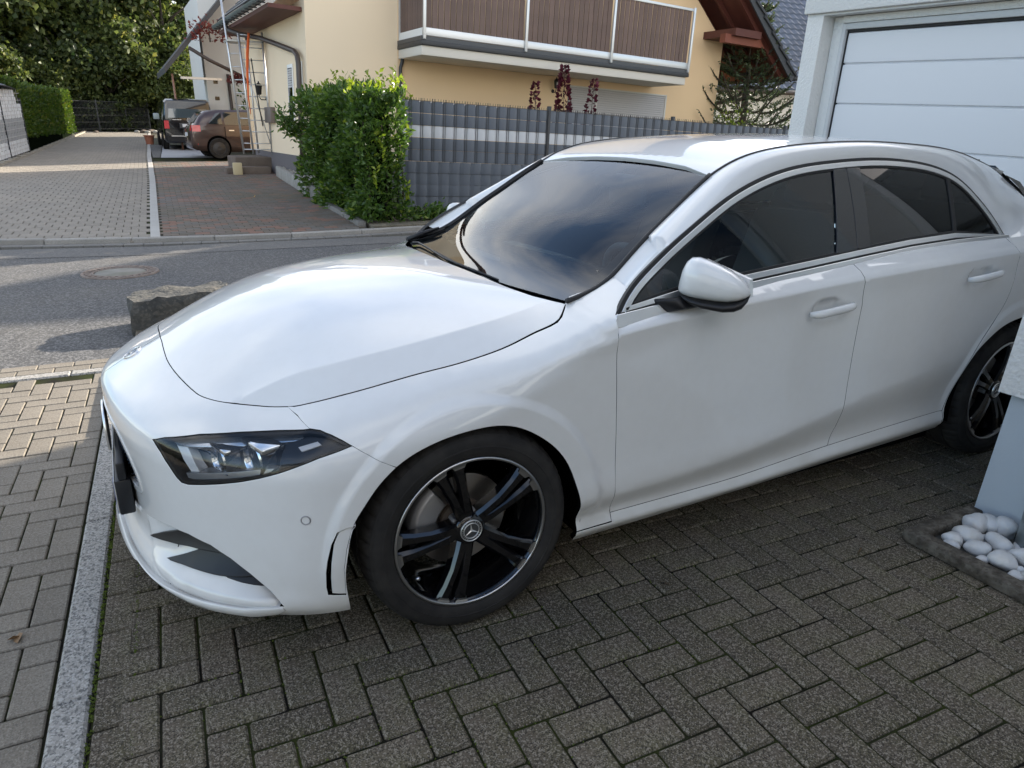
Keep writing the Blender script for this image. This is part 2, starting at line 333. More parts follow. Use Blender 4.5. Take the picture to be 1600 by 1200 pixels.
FT = [
 (bs(0), [.17,.20,.27,.36,.46,.56,.63,.675,.715,.748,.777,.82], [.02,0,.03,.035,.025,.012,.006,.012,.075,.135,.19,.28]),
 (bs(2), [.17,.20,.27,.36,.46,.55,.62,.665,.705,.733,.758,.80], [.02,0,.03,.035,.028,.016,.010,.022,.085,.135,.18,.27]),
 (bs(4), [.17,.20,.27,.36,.46,.54,.60,.65,.69,.712,.733,.77], [.02,0,.028,.034,.030,.024,.022,.038,.085,.125,.17,.25]),
 (bs(6), [.17,.20,.27,.36,.45,.53,.59,.64,.68,.703,.724,.76], [.022,0,.024,.03,.03,.03,.033,.05,.09,.122,.16,.23]),
 (bs(8), [.17,.20,.27,.36,.45,.53,.59,.64,.68,.705,.726,.76], [.03,.006,.012,.02,.024,.028,.035,.055,.10,.138,.175,.24]),
 (bs(10),[.17,.20,.27,.36,.45,.53,.59,.64,.69,.720,.747,.78], [.03,.012,.006,.008,.012,.015,.018,.035,.080,.122,.167,.22]),
 (sx(-.2),[.17,.20,.27,.36,.45,.53,.60,.66,.72,.753,.78,.81], [.03,.015,.010,.008,.008,.008,.010,.018,.052,.092,.142,.20]),
 (sx(0), [.17,.20,.27,.36,.45,.55,.62,.68,.745,.785,.811,.84], [.03,.015,.012,.012,.012,.012,.012,.014,.040,.080,.129,.19]),
 (sx(.25),[.17,.215,.26,.33,.45,.60,.70,.77,.815,.845,.865,.89], [.055,.02,.034,.010,.010,.011,.012,.012,.025,.078,.148,.22]),
 (sx(.34),[.17,.215,.26,.33,.45,.60,.71,.79,.838,.872,.893,.92], [.055,.02,.034,.008,.010,.012,.013,.012,.013,.070,.168,.23]),
 (sx(.41),[.172,.215,.258,.33,.45,.60,.72,.805,.857,.905,.932,.95], [.055,.022,.034,.006,.010,.013,.013,.012,.008,.062,.190,.25]),
 (sx(.52),[.172,.215,.258,.335,.45,.60,.72,.82,.871,.935,.962,.98], [.055,.022,.034,.006,.010,.013,.013,.012,.006,.066,.212,.27]),
 (sx(.64),[.173,.215,.258,.34,.45,.60,.73,.83,.882,.99,1.01,1.03], [.055,.022,.034,.006,.010,.013,.013,.012,.006,.085,.235,.30])]
ST = [
 (sx(.25),[.17,.215,.26,.33,.45,.60,.70,.77,.815,.845,.865,.89], [.055,.02,.034,.010,.010,.011,.012,.012,.025,.05,.09,.12]),
 (sx(.46),[.172,.215,.258,.333,.45,.60,.72,.815,.865,.885,.903,.935], [.055,.022,.034,.006,.010,.013,.013,.012,.006,.024,.063,.08]),
 (sx(1.0),[.176,.215,.256,.365,.48,.63,.76,.863,.913,.930,.951,.985], [.055,.022,.036,.003,.010,.014,.015,.012,.005,.021,.063,.08]),
 (sx(1.6),[.19,.235,.285,.462,.55,.68,.79,.898,.948,.970,1.0,1.035], [.055,.022,.036,.004,.009,.013,.014,.011,.004,.019,.063,.08]),
 (sx(2.2),[.206,.25,.302,.54,.62,.73,.83,.92,.97,.993,1.032,1.07], [.05,.022,.034,.006,.008,.012,.013,.010,.004,.018,.063,.08]),
 (sx(2.6),[.21,.255,.31,.57,.65,.75,.85,.93,.982,1.002,1.040,1.075], [.045,.02,.022,.008,.006,.008,.010,.010,.004,.020,.065,.085]),
 (sx(2.9),[.22,.27,.33,.57,.65,.75,.85,.93,.985,1.005,1.040,1.07], [.045,.02,.018,.010,.008,.008,.010,.012,.010,.025,.065,.09]),
 (bs(22),[.24,.29,.35,.5,.6,.7,.8,.88,.95,.98,1.01,1.05], [.05,.03,.02,.01,.004,.006,.015,.03,.045,.06,.09,.12]),
 (bs(24),[.25,.30,.36,.5,.6,.7,.8,.88,.95,.98,1.01,1.05], [.05,.03,.02,.01,0,.01,.03,.045,.06,.08,.11,.14]),
 (bs(27),[.25,.30,.36,.5,.6,.7,.8,.88,.95,.98,1.01,1.05], [.05,.03,.02,.01,0,.01,.03,.05,.07,.09,.12,.15])]
FLARE = [(0,.30,.365,.085,.012),(2.729,.31,.375,.09,.010)]
SKF = Skin(FT, [(8,.55)], FLARE); SKS = Skin(ST, [(8,1.0),(3,.5)], FLARE)
TC = np.array([(.548,-.814,.982),(.65,-.782,1.047),(.752,-.754,1.102),(.867,-.726,1.158),(1.02,-.691,1.228),(1.188,-.662,1.286),(1.36,-.644,1.323),(1.597,-.632,1.346),(1.848,-.628,1.355),(2.044,-.632,1.347),(2.244,-.646,1.317),(2.373,-.67,1.27),(2.465,-.705,1.201),(2.54,-.744,1.122),(2.584,-.784,1.043),(2.63,-.826,1.03),(2.80,-.83,1.03)])
WC = np.array([(.596,-.663,.996),(.668,-.644,1.044),(.758,-.626,1.108),(.86,-.607,1.174),(1.0,-.583,1.262),(1.16,-.576,1.342),(1.34,-.577,1.384),(1.597,-.578,1.406),(1.87,-.575,1.413),(2.10,-.572,1.407),(2.36,-.566,1.392),(2.56,-.56,1.365),(2.74,-.555,1.325),(2.84,-.555,1.294),(2.98,-.62,1.19),(3.1,-.68,1.10),(3.24,-.74,1.02)])
_u = np.concatenate([[0], np.cumsum(np.linalg.norm(np.diff((TC+WC)/2, axis=0), axis=1))]); UMAX = _u[-1]
_tf = natcubic(_u, TC); _wf = natcubic(_u, WC)
def cant(q, bulge=.020):                     # roof rail / pillar strip: q = (u along, t across 0..1 scaled by .1)
    u = q[:, 0]; t = (q[:, 1]/.1)[:, None]; a = _tf(u); b = _wf(u); P = a*(1-t)+b*t
    e = 1e-3; tu = (_tf(u+e)+_wf(u+e)-a-b); n = np.cross(tu, b-a); n /= np.linalg.norm(n, axis=1)[:, None]; n *= np.sign(-n[:, 1:2])
    return P + n*(bulge*4*t*(1-t))
def glass_side(q, off=0.0):                  # tumblehome: q = (x, z)
    x = q[:, 0]; z = q[:, 1]; y = .83-(z-.95)*.5 - 0.012*np.clip((z-.95)/.4, 0, 1)*(1-np.clip((z-.95)/.4, 0, 1))*4*-1
    return np.column_stack([x, -(y+off), z])
def normals(f, q, e=.003):
    a = f(q+[e, 0])-f(q-[e, 0]); b = f(q+[0, e])-f(q-[0, e]); n = np.cross(a, b); l = np.linalg.norm(n, axis=1)[:, None]; return n/np.where(l < 1e-12, 1, l)
# ---------------------------------------------------------------- the white car
M_PAINT = mat('white_paint', (.73,.735,.73), .36, coat=1.0, spec=.4, noise=[(1.4, .08, (.63,.625,.60), 6), (30, .05, (.50,.48,.43), 3)])
def grime(m):                               # road dust thrown up along the sills and behind the wheels
    n = m.node_tree; b = n.nodes['Principled BSDF']; src = b.inputs['Base Color'].links[0].from_socket; t = n.nodes.new('ShaderNodeTexCoord'); x = n.nodes.new('ShaderNodeSeparateXYZ'); n.links.new(t.outputs['Object'], x.inputs[0])
    a = n.nodes.new('ShaderNodeMapRange'); a.inputs[1].default_value = .42; a.inputs[2].default_value = .16; n.links.new(x.outputs[2], a.inputs[0]); z = n.nodes.new('ShaderNodeTexNoise'); z.inputs['Scale'].default_value = 9; z.inputs['Detail'].default_value = 7; n.links.new(t.outputs['Object'], z.inputs['Vector'])
    p = n.nodes.new('ShaderNodeMath'); p.operation = 'MULTIPLY'; n.links.new(a.outputs[0], p.inputs[0]); n.links.new(z.outputs['Fac'], p.inputs[1]); q = n.nodes.new('ShaderNodeMath'); q.operation = 'MULTIPLY'; q.inputs[1].default_value = .55; n.links.new(p.outputs[0], q.inputs[0])
    mx_ = n.nodes.new('ShaderNodeMix'); mx_.data_type = 'RGBA'; n.links.new(q.outputs[0], mx_.inputs[0]); n.links.new(src, mx_.inputs[6]); mx_.inputs[7].default_value = (.40,.36,.29,1); n.links.new(mx_.outputs[2], b.inputs['Base Color'])
grime(M_PAINT)
M_BLACKP = mat('black_plastic', (.010,.010,.012), .40, spec=.4); M_GLOSSB = mat('gloss_black', (.006,.006,.007), .08, coat=.6)
M_VOID = mat('dark_cavity', (.003,.003,.003), 1.0, spec=0); M_CHROME = mat('satin_chrome', (.86,.86,.85), .30, .85); M_RUBBER = mat('seal_rubber', (.01,.01,.011), .55)
M_TYRE = mat('tyre_rubber', (.018,.017,.017), .8, spec=.3, noise=(14, .5, (.045,.042,.038)), bump=(60, .15, .002)); M_RIMB = mat('rim_gloss_black', (.004,.004,.005), .10, coat=.5); M_RIMS = mat('rim_polished', (.55,.56,.58), .28, 1.0)
M_STEEL = mat('brake_steel', (.52,.50,.48), .35, 1.0, noise=(9, .4, (.28,.24,.20))); M_CAL = mat('caliper_grey', (.38,.38,.39), .45, .6)
M_WSH = glassmat('windshield_glass', (.74,.86,.88), ior=1.55, strength=1.15); M_TINT = glassmat('side_glass', (.55,.64,.63), ior=1.55, strength=1.5); M_PRIV = glassmat('privacy_glass', (.16,.18,.19), ior=1.55, strength=1.5); M_LENS = glassmat('headlight_lens', (.96,.97,.98), ior=1.5)
M_INT = mat('interior_black', (.075,.095,.105), .7); M_SEAT = mat('seat_fabric', (.15,.155,.16), .85, bump=(200, .2, .001)); M_HLD = mat('headlight_housing', (.40,.41,.43), .25, .4); M_SILV = mat('headlight_silver', (.62,.64,.66), .16, .9); M_DRL = mat('light_guide', (.86,.88,.90), .25); M_RED = mat('tail_light_red', (.30,.012,.012), .12, coat=1)
M_HLB = mat('headlight_bezel', (.012,.012,.014), .35); M_PLATE = mat('plate_holder', (.014,.016,.02), .4); M_GREYB = mat('badge_grey', (.10,.105,.11), .3, .6); M_ORANGE = mat('indicator_smoke', (.05,.045,.045), .2)
car = empty('parked_car', (0,0,0), label='white hatchback parked on the grey paved driveway, filling the foreground', cat='car')
NODARK = ('air_curtain_flap','bumper_corner')
def both(name, d, m, parent=car, label=None):
    dk = M_VOID if m is M_PAINT and name not in NODARK else None; a = pmesh(name, d, m, parent, dk); b = pmesh(name, mirror_data(d), m, parent, dk); return a, b
def zs(sk, s, lev): return sk.top(np.atleast_1d(s), lev)
HOODF = [(0,.777),(.06,.7755),(.131,.7700),(.274,.755),(.411,.741),(.520,.7315),(.579,.7272),(.624,.726),(.70,.7255),(.751,.7255),(.863,.7255),(.952,.729),(1.054,.741),(1.195,.762),(1.382,.793),(1.513,.812),(1.637,.835),(1.753,.865),(1.843,.893),(1.894,.921),(1.912,.932)]
_hf = pchip([a for a, _ in HOODF], [b for _, b in HOODF])
def hoodline(a, b, n=40): s = np.linspace(a, b, n); return np.column_stack([s, _hf(s)])
HL = [(.539,.63),(.583,.644),(.70,.666),(.823,.679),(.944,.688),(1.048,.695),(1.082,.693),(1.115,.684),(1.141,.673),(1.164,.66),(1.127,.65),(1.073,.637),(1.019,.619),(.964,.60),(.908,.583),(.851,.568),(.791,.555),(.725,.542),(.68,.534),(.655,.5345),(.638,.545),(.611,.575),(.578,.604)]
ARCH = [(1.129,.172),(1.123,.226),(1.121,.325),(1.131,.381),(1.149,.454),(1.176,.496),(1.216,.549),(1.266,.593),(1.342,.63),(1.416,.649),(1.492,.658),(1.561,.657),(1.632,.639),(1.696,.603),(1.764,.545),(1.812,.476),(1.840,.406),(1.860,.334),(1.868,.25),(1.868,.185)]
ARCHS = smooth_poly(ARCH, res=.02); SOF = sx(0); AF = arcs(0, .30, [.365+.085*k_ for k_ in (1.02,.92,.81,.71,.60)], 20, 175, SOF); AR = arcs(2.729, .31, [.375+.09*k_ for k_ in (1.02,.92,.81,.71,.60)], 5, 175, SOF)
cut = int(np.argmin(np.hypot(ARCHS[:, 0]-1.266, ARCHS[:, 1]-.593)))
GR = [(0,.600),(.15,.600),(.262,.592),(.30,.560),(.335,.525),(.360,.48),(.376,.445),(.374,.418),(.352,.400),(.31,.387),(.15,.368),(0,.364)]
INT = [(.365,.330),(.45,.352),(.55,.369),(.647,.375),(.733,.364),(.798,.338),(.858,.303),(.913,.263),(.937,.238),(.950,.219),(.911,.2165),(.848,.2155),(.760,.2155),(.683,.214),(.60,.212),(.53,.216),(.45,.240),(.39,.285)]
CUR = [(1.1505,.447),(1.13,.446),(1.105,.437),(1.088,.402),(1.075,.354),(1.069,.318),(1.067,.271),(1.070,.248),(1.117,.240),(1.1165,.325),(1.127,.385),(1.143,.44)]
bo = [tuple(p) for p in hoodline(0, .952)] + [(1.0,.716)] + list(reversed(HL[:6])) + list(reversed(HL[9:])) + [(1.215,.626)] + [tuple(p) for p in ARCHS[:cut+1][::-1]] + [(.9,.172),(.6,.172),(.3,.172),(0,.172)]
# outline order: along hood edge, down seam, headlight top edge inwards, lower edge out to tip, seam to the arch, down the arch, bottom edge, up the centre around the grille
bo = [tuple(p) for p in hoodline(0, .952)] + [(1.0,.716), HL[5]] + HL[4::-1] + HL[:9:-1] + [HL[9], (1.215,.626)] + [tuple(p) for p in ARCHS[:cut+1][::-1]] + [(.9,.172),(.6,.172),(.3,.172),(0,.172)] + [(0,.364)] + GR[-2:0:-1] + [(0,.600)]
OUT = np.array([-.4,-.9,.1])
atc = lambda q: q[0] < .004
_fl = np.array(INT[:10])
bfl = lambda q: q[0] < .004 or (.36 < q[0] < .953 and .205 < q[1] < .38 and q[1] < np.interp(q[0], _fl[:, 0], _fl[:, 1])-.008)
bd = panel_data(SKF, bo, [INT, CUR], res=.020, outward=OUT, gap=.0017, noflange=bfl, feats=levels(SKF, 0, 1.2, (7,8,9))+AF)
bumper = pmesh('front_bumper', join_data(bd, mirror_data(bd)), M_PAINT, car, M_VOID)
# recessed corner intake below the fold, with two black blades
_fl = np.array(INT[:10]); _lo = np.array(INT[9:]+INT[:1])[::-1]
def recess(q):
    s, z = q[:, 0], q[:, 1]; zf = np.interp(s, _fl[:, 0], _fl[:, 1]); zl = np.interp(s, _lo[:, 0], _lo[:, 1]); t = np.clip((z-zl)/np.maximum(zf-zl, .01), 0, 1.2); k = np.clip((s-.37)/.25, 0, 1)
    P = SKF(q); n = normals(SKF, q); n *= np.sign((n*OUT).sum(1))[:, None]; return P - n*(.0004+.05*k*t*t*(3-2*np.clip(t, 0, 1)))[:, None]
for q in both('bumper_corner', panel_data(recess, INT, res=.02, gap=-.004, flange=.03, outward=OUT), M_PAINT): pass
def blade(out, depth):
    def f(q):
        P = recess(q); n = normals(SKF, q); n *= np.sign((n*OUT).sum(1))[:, None]; return P+n*depth
    return panel_data(f, out, res=.02, gap=0, flange=.02, outward=OUT, rnd=.003)
V1 = [(.427,.292),(.49,.322),(.56,.347),(.60,.362),(.647,.371),(.733,.360),(.798,.334),(.75,.330),(.687,.325),(.599,.317),(.513,.306)]
V2 = [(.535,.262),(.58,.283),(.618,.300),(.65,.315),(.687,.3225),(.749,.327),(.80,.332),(.841,.311),(.878,.286),(.825,.281),(.75,.276),(.664,.273),(.597,.269)]
V3 = [(.755,.272),(.824,.276),(.877,.283),(.911,.260),(.87,.262),(.815,.266)]
for vv, dd in ((V1,.018),(V2,.014),(V3,.004)): both('intake_blade', blade(vv, dd), M_BLACKP)
# splitter lip
def lipf(q):
    P = SKF(q); n = normals(SKF, q); n *= np.sign((n*OUT).sum(1))[:, None]; n[:, 2] = 0; k = np.clip((.95-q[:, 0])/.1, 0, 1)
    return P + n*(.004+.022*k*np.clip((.222-q[:, 1])/.03, .35, 1))[:, None]
LIP = [(0,.214),(.2,.212),(.4,.206),(.50,.203),(.58,.205),(.683,.208),(.76,.2095),(.848,.2095),(.911,.211),(.945,.2135),(.952,.205),(.93,.185),(.87,.172),(.7,.166),(.4,.166),(0,.168)]
ld = panel_data(lipf, LIP, res=.02, gap=.001, flange=.03, outward=OUT, rnd=.004, noflange=atc); pmesh('front_splitter', join_data(ld, mirror_data(ld)), M_PAINT, car)
# air-curtain flap beside the wheel arch
def inset(sk, d, out=OUT):
    def f(q):
        P = sk(q); n = normals(sk, q); n *= np.sign((n*out).sum(1))[:, None]; return P - n*d
    return f
both('air_curtain_flap', panel_data(inset(SKF, .004), [(1.155,.449),(1.135,.446),(1.1115,.436),(1.0955,.402),(1.0855,.345),(1.0815,.30),(1.081,.25),(1.118,.241),(1.118,.325),(1.128,.385),(1.146,.44)], res=.02, gap=.001, outward=OUT), M_PAINT)
both('air_curtain_slot', panel_data(inset(SKF, .03), CUR, res=.03, gap=-.004, edges=False, outward=OUT), M_VOID)
# parking sensors
for s_, z_ in ((1.027,.473),(.537,.30)):
    f = SKF if s_ > .9 else recess; p = f(np.array([[s_, z_]]))[0]; n = normals(SKF, np.array([[s_, z_]]))[0]; n *= np.sign(n@OUT)
    for sg in (1, -1):
        Q = Vector((n[0], n[1]*sg, n[2])).to_track_quat('Z', 'Y').to_matrix().to_4x4(); T = Matrix.Translation((p[0], p[1]*sg, p[2])) @ Q
        o = MB().lathe([(.0135,.0005),(.0125,.002),(.0105,.002),(.0100,-.001)], 24, 'z').xf(T).build('sensor_ring', M_CAL if s_ > .9 else M_BLACKP, car, True)
        if s_ > .9: MB().lathe([(0,.0012),(.0096,.001)], 20, 'z').xf(T).build('sensor', M_PAINT, o, True)
# grille
gd = panel_data(inset(SKF, .05), GR, res=.03, gap=-.01, edges=False, outward=OUT); grille = pmesh('grille', join_data(gd, mirror_data(gd)), M_VOID, car)
pins = MB()
for i in range(15):
    for j in range(11):
        s_ = .012+i*.0262+(j % 2)*.0131; z_ = .375+j*.0205
        if inside(np.array(GR), np.array([[s_, z_]]))[0]:
            p = SKF(np.array([[s_, z_]]))[0]; w = .0065
            for sg in (1, -1):
                c = (p[0]+.012, p[1]*sg, p[2]); pins.add([(c[0]-.012, c[1], c[2]),(c[0], c[1]-w*1.2, c[2]),(c[0], c[1], c[2]+w),(c[0], c[1]+w*1.2, c[2]),(c[0], c[1], c[2]-w),(c[0]+.03, c[1], c[2])], [(0,1,2),(0,2,3),(0,3,4),(0,4,1),(5,2,1),(5,3,2),(5,4,3),(5,1,4)])
tag(pins.build('diamond_pins', M_GLOSSB, grille), kind='stuff')
fr = panel_data(inset(SKF, -.003), GR, [offset(GR, .014)], res=.02, gap=-.002, flange=.04, outward=OUT, noflange=atc); pmesh('grille_frame', join_data(fr, mirror_data(fr)), M_PAINT, grille)
lv = panel_data(inset(SKF, .004), [(.05,.512),(.30,.505),(.331,.516),(.322,.532),(.29,.54),(.05,.533)], res=.02, gap=0, flange=.03, outward=OUT); both('louvre', lv, M_RIMS, grille)
def star(r, w=.16):
    V = [(0,0,.12*r)]; F = []
    for k in range(6):
        a = math.pi/2+k*math.pi/3; rr = r if k % 2 == 0 else r*w; V.append((rr*math.cos(a), rr*math.sin(a), 0))
    for k in range(6): F.append((0, 1+k, 1+(k+1) % 6))
    return V, F
def badge(name, T, r, parent):
    o = MB().lathe([(0,.0008),(r*.66,.0008),(r*.68,.003),(r*.74,.003),(r*.76,.001),(r*.93,.001),(r*.95,.003),(r,.002),(r,-.004)], 40, 'z').xf(T).build(name, M_GREYB, parent, auto=30)
    s = MB(); s.add(*star(r*.70)); s.xf(T @ Matrix.Translation((0,0,.0012))).build('star', M_CHROME, o)
    MB().lathe([(r*.66,.0009),(r*.685,.0034),(r*.735,.0034),(r*.76,.0011)], 40, 'z').xf(T).build('ring', M_CHROME, o, True)
    MB().lathe([(r*.93,.0011),(r*.95,.0034),(r*1.0,.0024),(r*1.01,-.003)], 40, 'z').xf(T).build('rim_ring', M_CHROME, o, True)
    w = MB()
    for k in range(24):
        if k in (5, 6, 7, 17, 18, 19): continue
        a = k*math.pi/12; c = Vector((math.cos(a), math.sin(a), 0))*r*.845; t = Vector((-math.sin(a), math.cos(a), 0)); n_ = Vector((math.cos(a), math.sin(a), 0))
        w.add([c-t*r*.03-n_*r*.05+Vector((0,0,.002)), c+t*r*.03-n_*r*.05+Vector((0,0,.002)), c+t*r*.03+n_*r*.05+Vector((0,0,.002)), c-t*r*.03+n_*r*.05+Vector((0,0,.002))], [(0,1,2,3)])
    w.xf(T).build('wreath', M_CHROME, o); return o
p = SKF(np.array([[0.0,.7305]]))[0]; n = normals(SKF, np.array([[0.0,.7305]]))[0]; n = n*np.sign(n[2]); n[1] = 0
Zb = Vector(n).normalized(); Yb = (Vector((1,0,.4))-Zb*Vector((1,0,.4)).dot(Zb)).normalized(); Xb = Yb.cross(Zb)
T = Matrix(((Xb.x,Yb.x,Zb.x,p[0]),(Xb.y,Yb.y,Zb.y,0),(Xb.z,Yb.z,Zb.z,p[2]),(0,0,0,1))); badge('hood_badge', T @ Matrix.Translation((0,0,.002)), .031, car)
T = Matrix(((0,0,-1,-.912),(1,0,0,0),(0,1,0,.50),(0,0,0,1))); badge('grille_badge', T, .085, grille)
# number plate and bracket
b = MB(); b.box((-.905,-.262,.296), (-.862,.262,.412)); b.box((-.895,-.262,.412), (-.87,.262,.47)); pl = b.build('plate_holder', M_PLATE, car, bevel=.006)
M_PLT = mat('number_plate', (.62,.63,.62), .35); MB().box((-.9085,-.256,.301), (-.9055,.256,.409)).build('number_plate', M_PLT, pl, bevel=.001)
MB().box((-.9095,-.256,.301), (-.9086,-.216,.409)).build('euro_band', mat('plate_blue', (.01,.05,.30), .4), pl)
# headlight unit
for sg in (1, -1):
    root = None
    def put(name, d, m, par):
        dd = d if sg == 1 else mirror_data(d); return pmesh(name, dd, m, par)
    hous = put('headlight', panel_data(inset(SKF, .075), HL, res=.03, gap=-.006, edges=False, outward=OUT), M_HLD, car)
    wall = []; h3 = SKF(np.array(resample(HL, .02))); n3 = normals(SKF, np.array(resample(HL, .02))); n3 *= np.sign((n3*OUT).sum(1))[:, None]; k = len(h3)
    V = np.vstack([h3-n3*.004, h3-n3*.08]); V = V*[1, sg, 1]; mesh('bezel_wall', V, [(i, (i+1) % k, k+(i+1) % k, k+i) for i in range(k)], M_BLACKP, hous)
    put('seal', panel_data(inset(SKF, .003), HL, [offset(HL, .006)], res=.02, gap=0, flange=.02, outward=OUT), M_RUBBER, hous)
    put('light_guide', panel_data(inset(SKF, .030), [(.605,.632),(.645,.636),(.700,.556),(.668,.551)], res=.02, gap=0, flange=.03, outward=OUT), M_DRL, hous)
    put('upper_guide', panel_data(inset(SKF, .022), [(.60,.640),(.70,.660),(.823,.673),(.944,.682),(1.02,.686),(1.015,.680),(.93,.672),(.82,.660),(.70,.646),(.62,.634)], res=.02, gap=0, flange=.025, outward=OUT), M_SILV, hous)
    put('inner_bezel', panel_data(inset(SKF, .018), [(.965,.668),(1.04,.685),(1.10,.682),(1.15,.662),(1.06,.638),(.99,.613),(.955,.602),(.96,.63)], res=.02, gap=0, flange=.04, outward=OUT), M_HLB, hous)
    put('inner_floor', panel_data(inset(SKF, .020), [(.66,.541),(.73,.547),(.80,.562),(.86,.576),(.92,.592),(.94,.606),(.86,.594),(.78,.578),(.70,.562),(.655,.553)], res=.02, gap=0, flange=.04, outward=OUT), M_HLD, hous)
    put('side_marker', panel_data(inset(SKF, .013), [(1.012,.663),(1.068,.674),(1.078,.669),(1.022,.656)], res=.02, gap=0, flange=.01, outward=OUT), M_DRL, hous)
    for (sc_, zc, rr, dep) in ((.765,.614,.032,.040), (.872,.632,.040,.040)):
        q0 = np.array([[sc_, zc]]); p = SKF(q0)[0]; n = normals(SKF, q0)[0]; n *= np.sign(n@OUT); p = p-n*dep; nv = Vector((-.93*1.0, -.30*sg, .0)).normalized(); Q = nv.to_track_quat('Z', 'Y').to_matrix().to_4x4(); T = Matrix.Translation((p[0], p[1]*sg, p[2])) @ Q
        ob = MB().lathe([(rr*1.25,-.035),(rr*1.3,.006),(rr*1.18,.010),(rr,.004),(rr*.93,-.006)], 28, 'z').xf(T).build('reflector_ring', M_SILV, hous, auto=40)
        MB().lathe([(rr*.93,-.008),(rr*.8,.0),(rr*.5,.006),(0,.009)], 24, 'z').xf(T).build('projector_lens', mat('projector_glass', (.05,.055,.06), .05, coat=1) if sg == 1 and sc_ < .8 else bpy.data.materials['projector_glass'], ob, True)
        MB().box((-rr*1.3,-rr*1.02,-.05), (rr*1.4,-rr*.85,.010), T).build('reflector_fin', M_SILV, ob, bevel=.003)
        MB().box((-rr*1.5,rr*.9,-.05), (rr*1.7,rr*1.25,.012), T).build('reflector_fin', M_SILV, ob, bevel=.003)
    put('lens', panel_data(inset(SKF, .0005), HL, res=.02, gap=.003, flange=.006, outward=OUT), M_LENS, hous)
# fender
FTOP = [(1.912,.933),(1.93,.944),(1.96,.952),(2.021,.965),(2.06,.980),(2.103,.998)]
fo = [(1.0,.716),(.952,.729)] + [tuple(p) for p in hoodline(.952, 1.912)[1:-1]] + FTOP + [(2.088,.971),(2.047,.951),(2.003,.930),(1.972,.905),(1.970,.869),(1.971,.808),(1.983,.66),(1.990,.55),(1.996,.362),(2.004,.258),(2.006,.225),(1.868,.225)] + [tuple(p) for p in ARCHS[cut:-2][::-1]] + [(1.215,.626),(1.164,.66),(1.141,.673),(1.115,.684),(1.082,.693),(1.048,.695)]
both('fender', panel_data(SKF, fo, res=.020, outward=OUT, gap=.0022, feats=levels(SKF, .95, 2.1, (8,9))+AF), M_PAINT)
# doors with handle cups
HAND = [(1.385,.853),(2.297,.904)]
def SKD(q):
    P = SKS(q)
    for hx, hz in HAND:
        r = np.hypot((P[:, 0]-hx)/.092, (P[:, 2]-hz)/.045); k = np.clip((1.0-r)/.45, 0, 1); P[:, 1] += .016*k*k*(3-2*k)
    return P
LEFT = np.array([0,-1,.05])
CL = [(1.980,.905),(2.223,.926),(2.544,.955),(2.83,.977),(3.112,1.001),(3.386,1.024),(3.67,1.035),(4.031,1.040)]
_cl = pchip([a for a, _ in CL], [b for _, b in CL]); cl = lambda a, b, n=30: [(s_, float(_cl(s_)[0])) for s_ in np.linspace(a, b, n)]
DB = [(2.004,.252),(2.465,.2505),(3.05,.2785),(3.40,.291),(3.79,.302)]; _db = pchip([a for a, _ in DB], [b for _, b in DB]); db = lambda a, b, n=20: [(s_, float(_db(s_)[0])) for s_ in np.linspace(a, b, n)]
AB = [(3.052,.996),(3.056,.954),(3.078,.849),(3.076,.722),(3.074,.57),(3.070,.46),(3.078,.36),(3.060,.279)]
DC = smooth_poly([(4.028,1.040),(4.052,.985),(4.066,.93),(4.070,.85),(4.030,.744),(3.952,.660),(3.885,.58),(3.846,.51),(3.815,.42),(3.798,.35),(3.790,.302)], res=.02)
FS = [(1.996,.362),(1.990,.55),(1.983,.66),(1.971,.808),(1.970,.869),(1.980,.905)]
DL = (3,7,(8,-.012),(8,-.005),(8,-.001),(8,.004),9,10)
fd = panel_data(SKD, cl(1.980, 3.052) + AB[1:] + db(3.060, 2.004)[1:] + FS[:-1], res=.020, outward=LEFT, gap=.0026, feats=levels(SKS, 1.97, 3.1, DL))
rd = panel_data(SKD, cl(3.052, 4.028) + [tuple(p) for p in DC[1:]] + db(3.79, 3.060)[1:] + AB[:0:-1], res=.020, outward=LEFT, gap=.0026, feats=levels(SKS, 3.04, 4.08, DL[1:])+AR)
fds = both('front_door', fd, M_PAINT); rds = both('rear_door', rd, M_PAINT)
for (hx, hz), prs in zip(HAND, (fds, rds)):
    for sg, dr in zip((1, -1), prs):
        L = .112; pts = []; rad = []
        for t in np.linspace(-1, 1, 15):
            x = hx+.010+t*L; q = np.array([[sx(x), hz+t*.006]]); y = SKS(q)[0][1]; e = 1-abs(t)**6; pts.append((x, (y-.012-.020*e)*sg, hz+t*.007)); rad.append((.013 if t < .75 else .0135)*(1-.35*abs(t)**8))
        h = MB().tube(pts, rad, 12); h.V = [(x, y, hz+(z-hz)*1.15) for x, y, z in h.V]; h.build('door_handle', M_PAINT, dr, True)
# sill
so_ = db(2.006, 3.79) + [(3.795,.23),(3.80,.212),(3.6,.200),(3.2,.190),(2.7,.177),(2.2,.172),(1.95,.170),(1.875,.172),(1.868,.190),(1.868,.222),(2.006,.222)]
both('side_sill', panel_data(SKS, so_, res=.020, outward=LEFT, gap=.002, feats=levels(SKS, 1.87, 3.8, (1,(1,.012)))), M_PAINT)
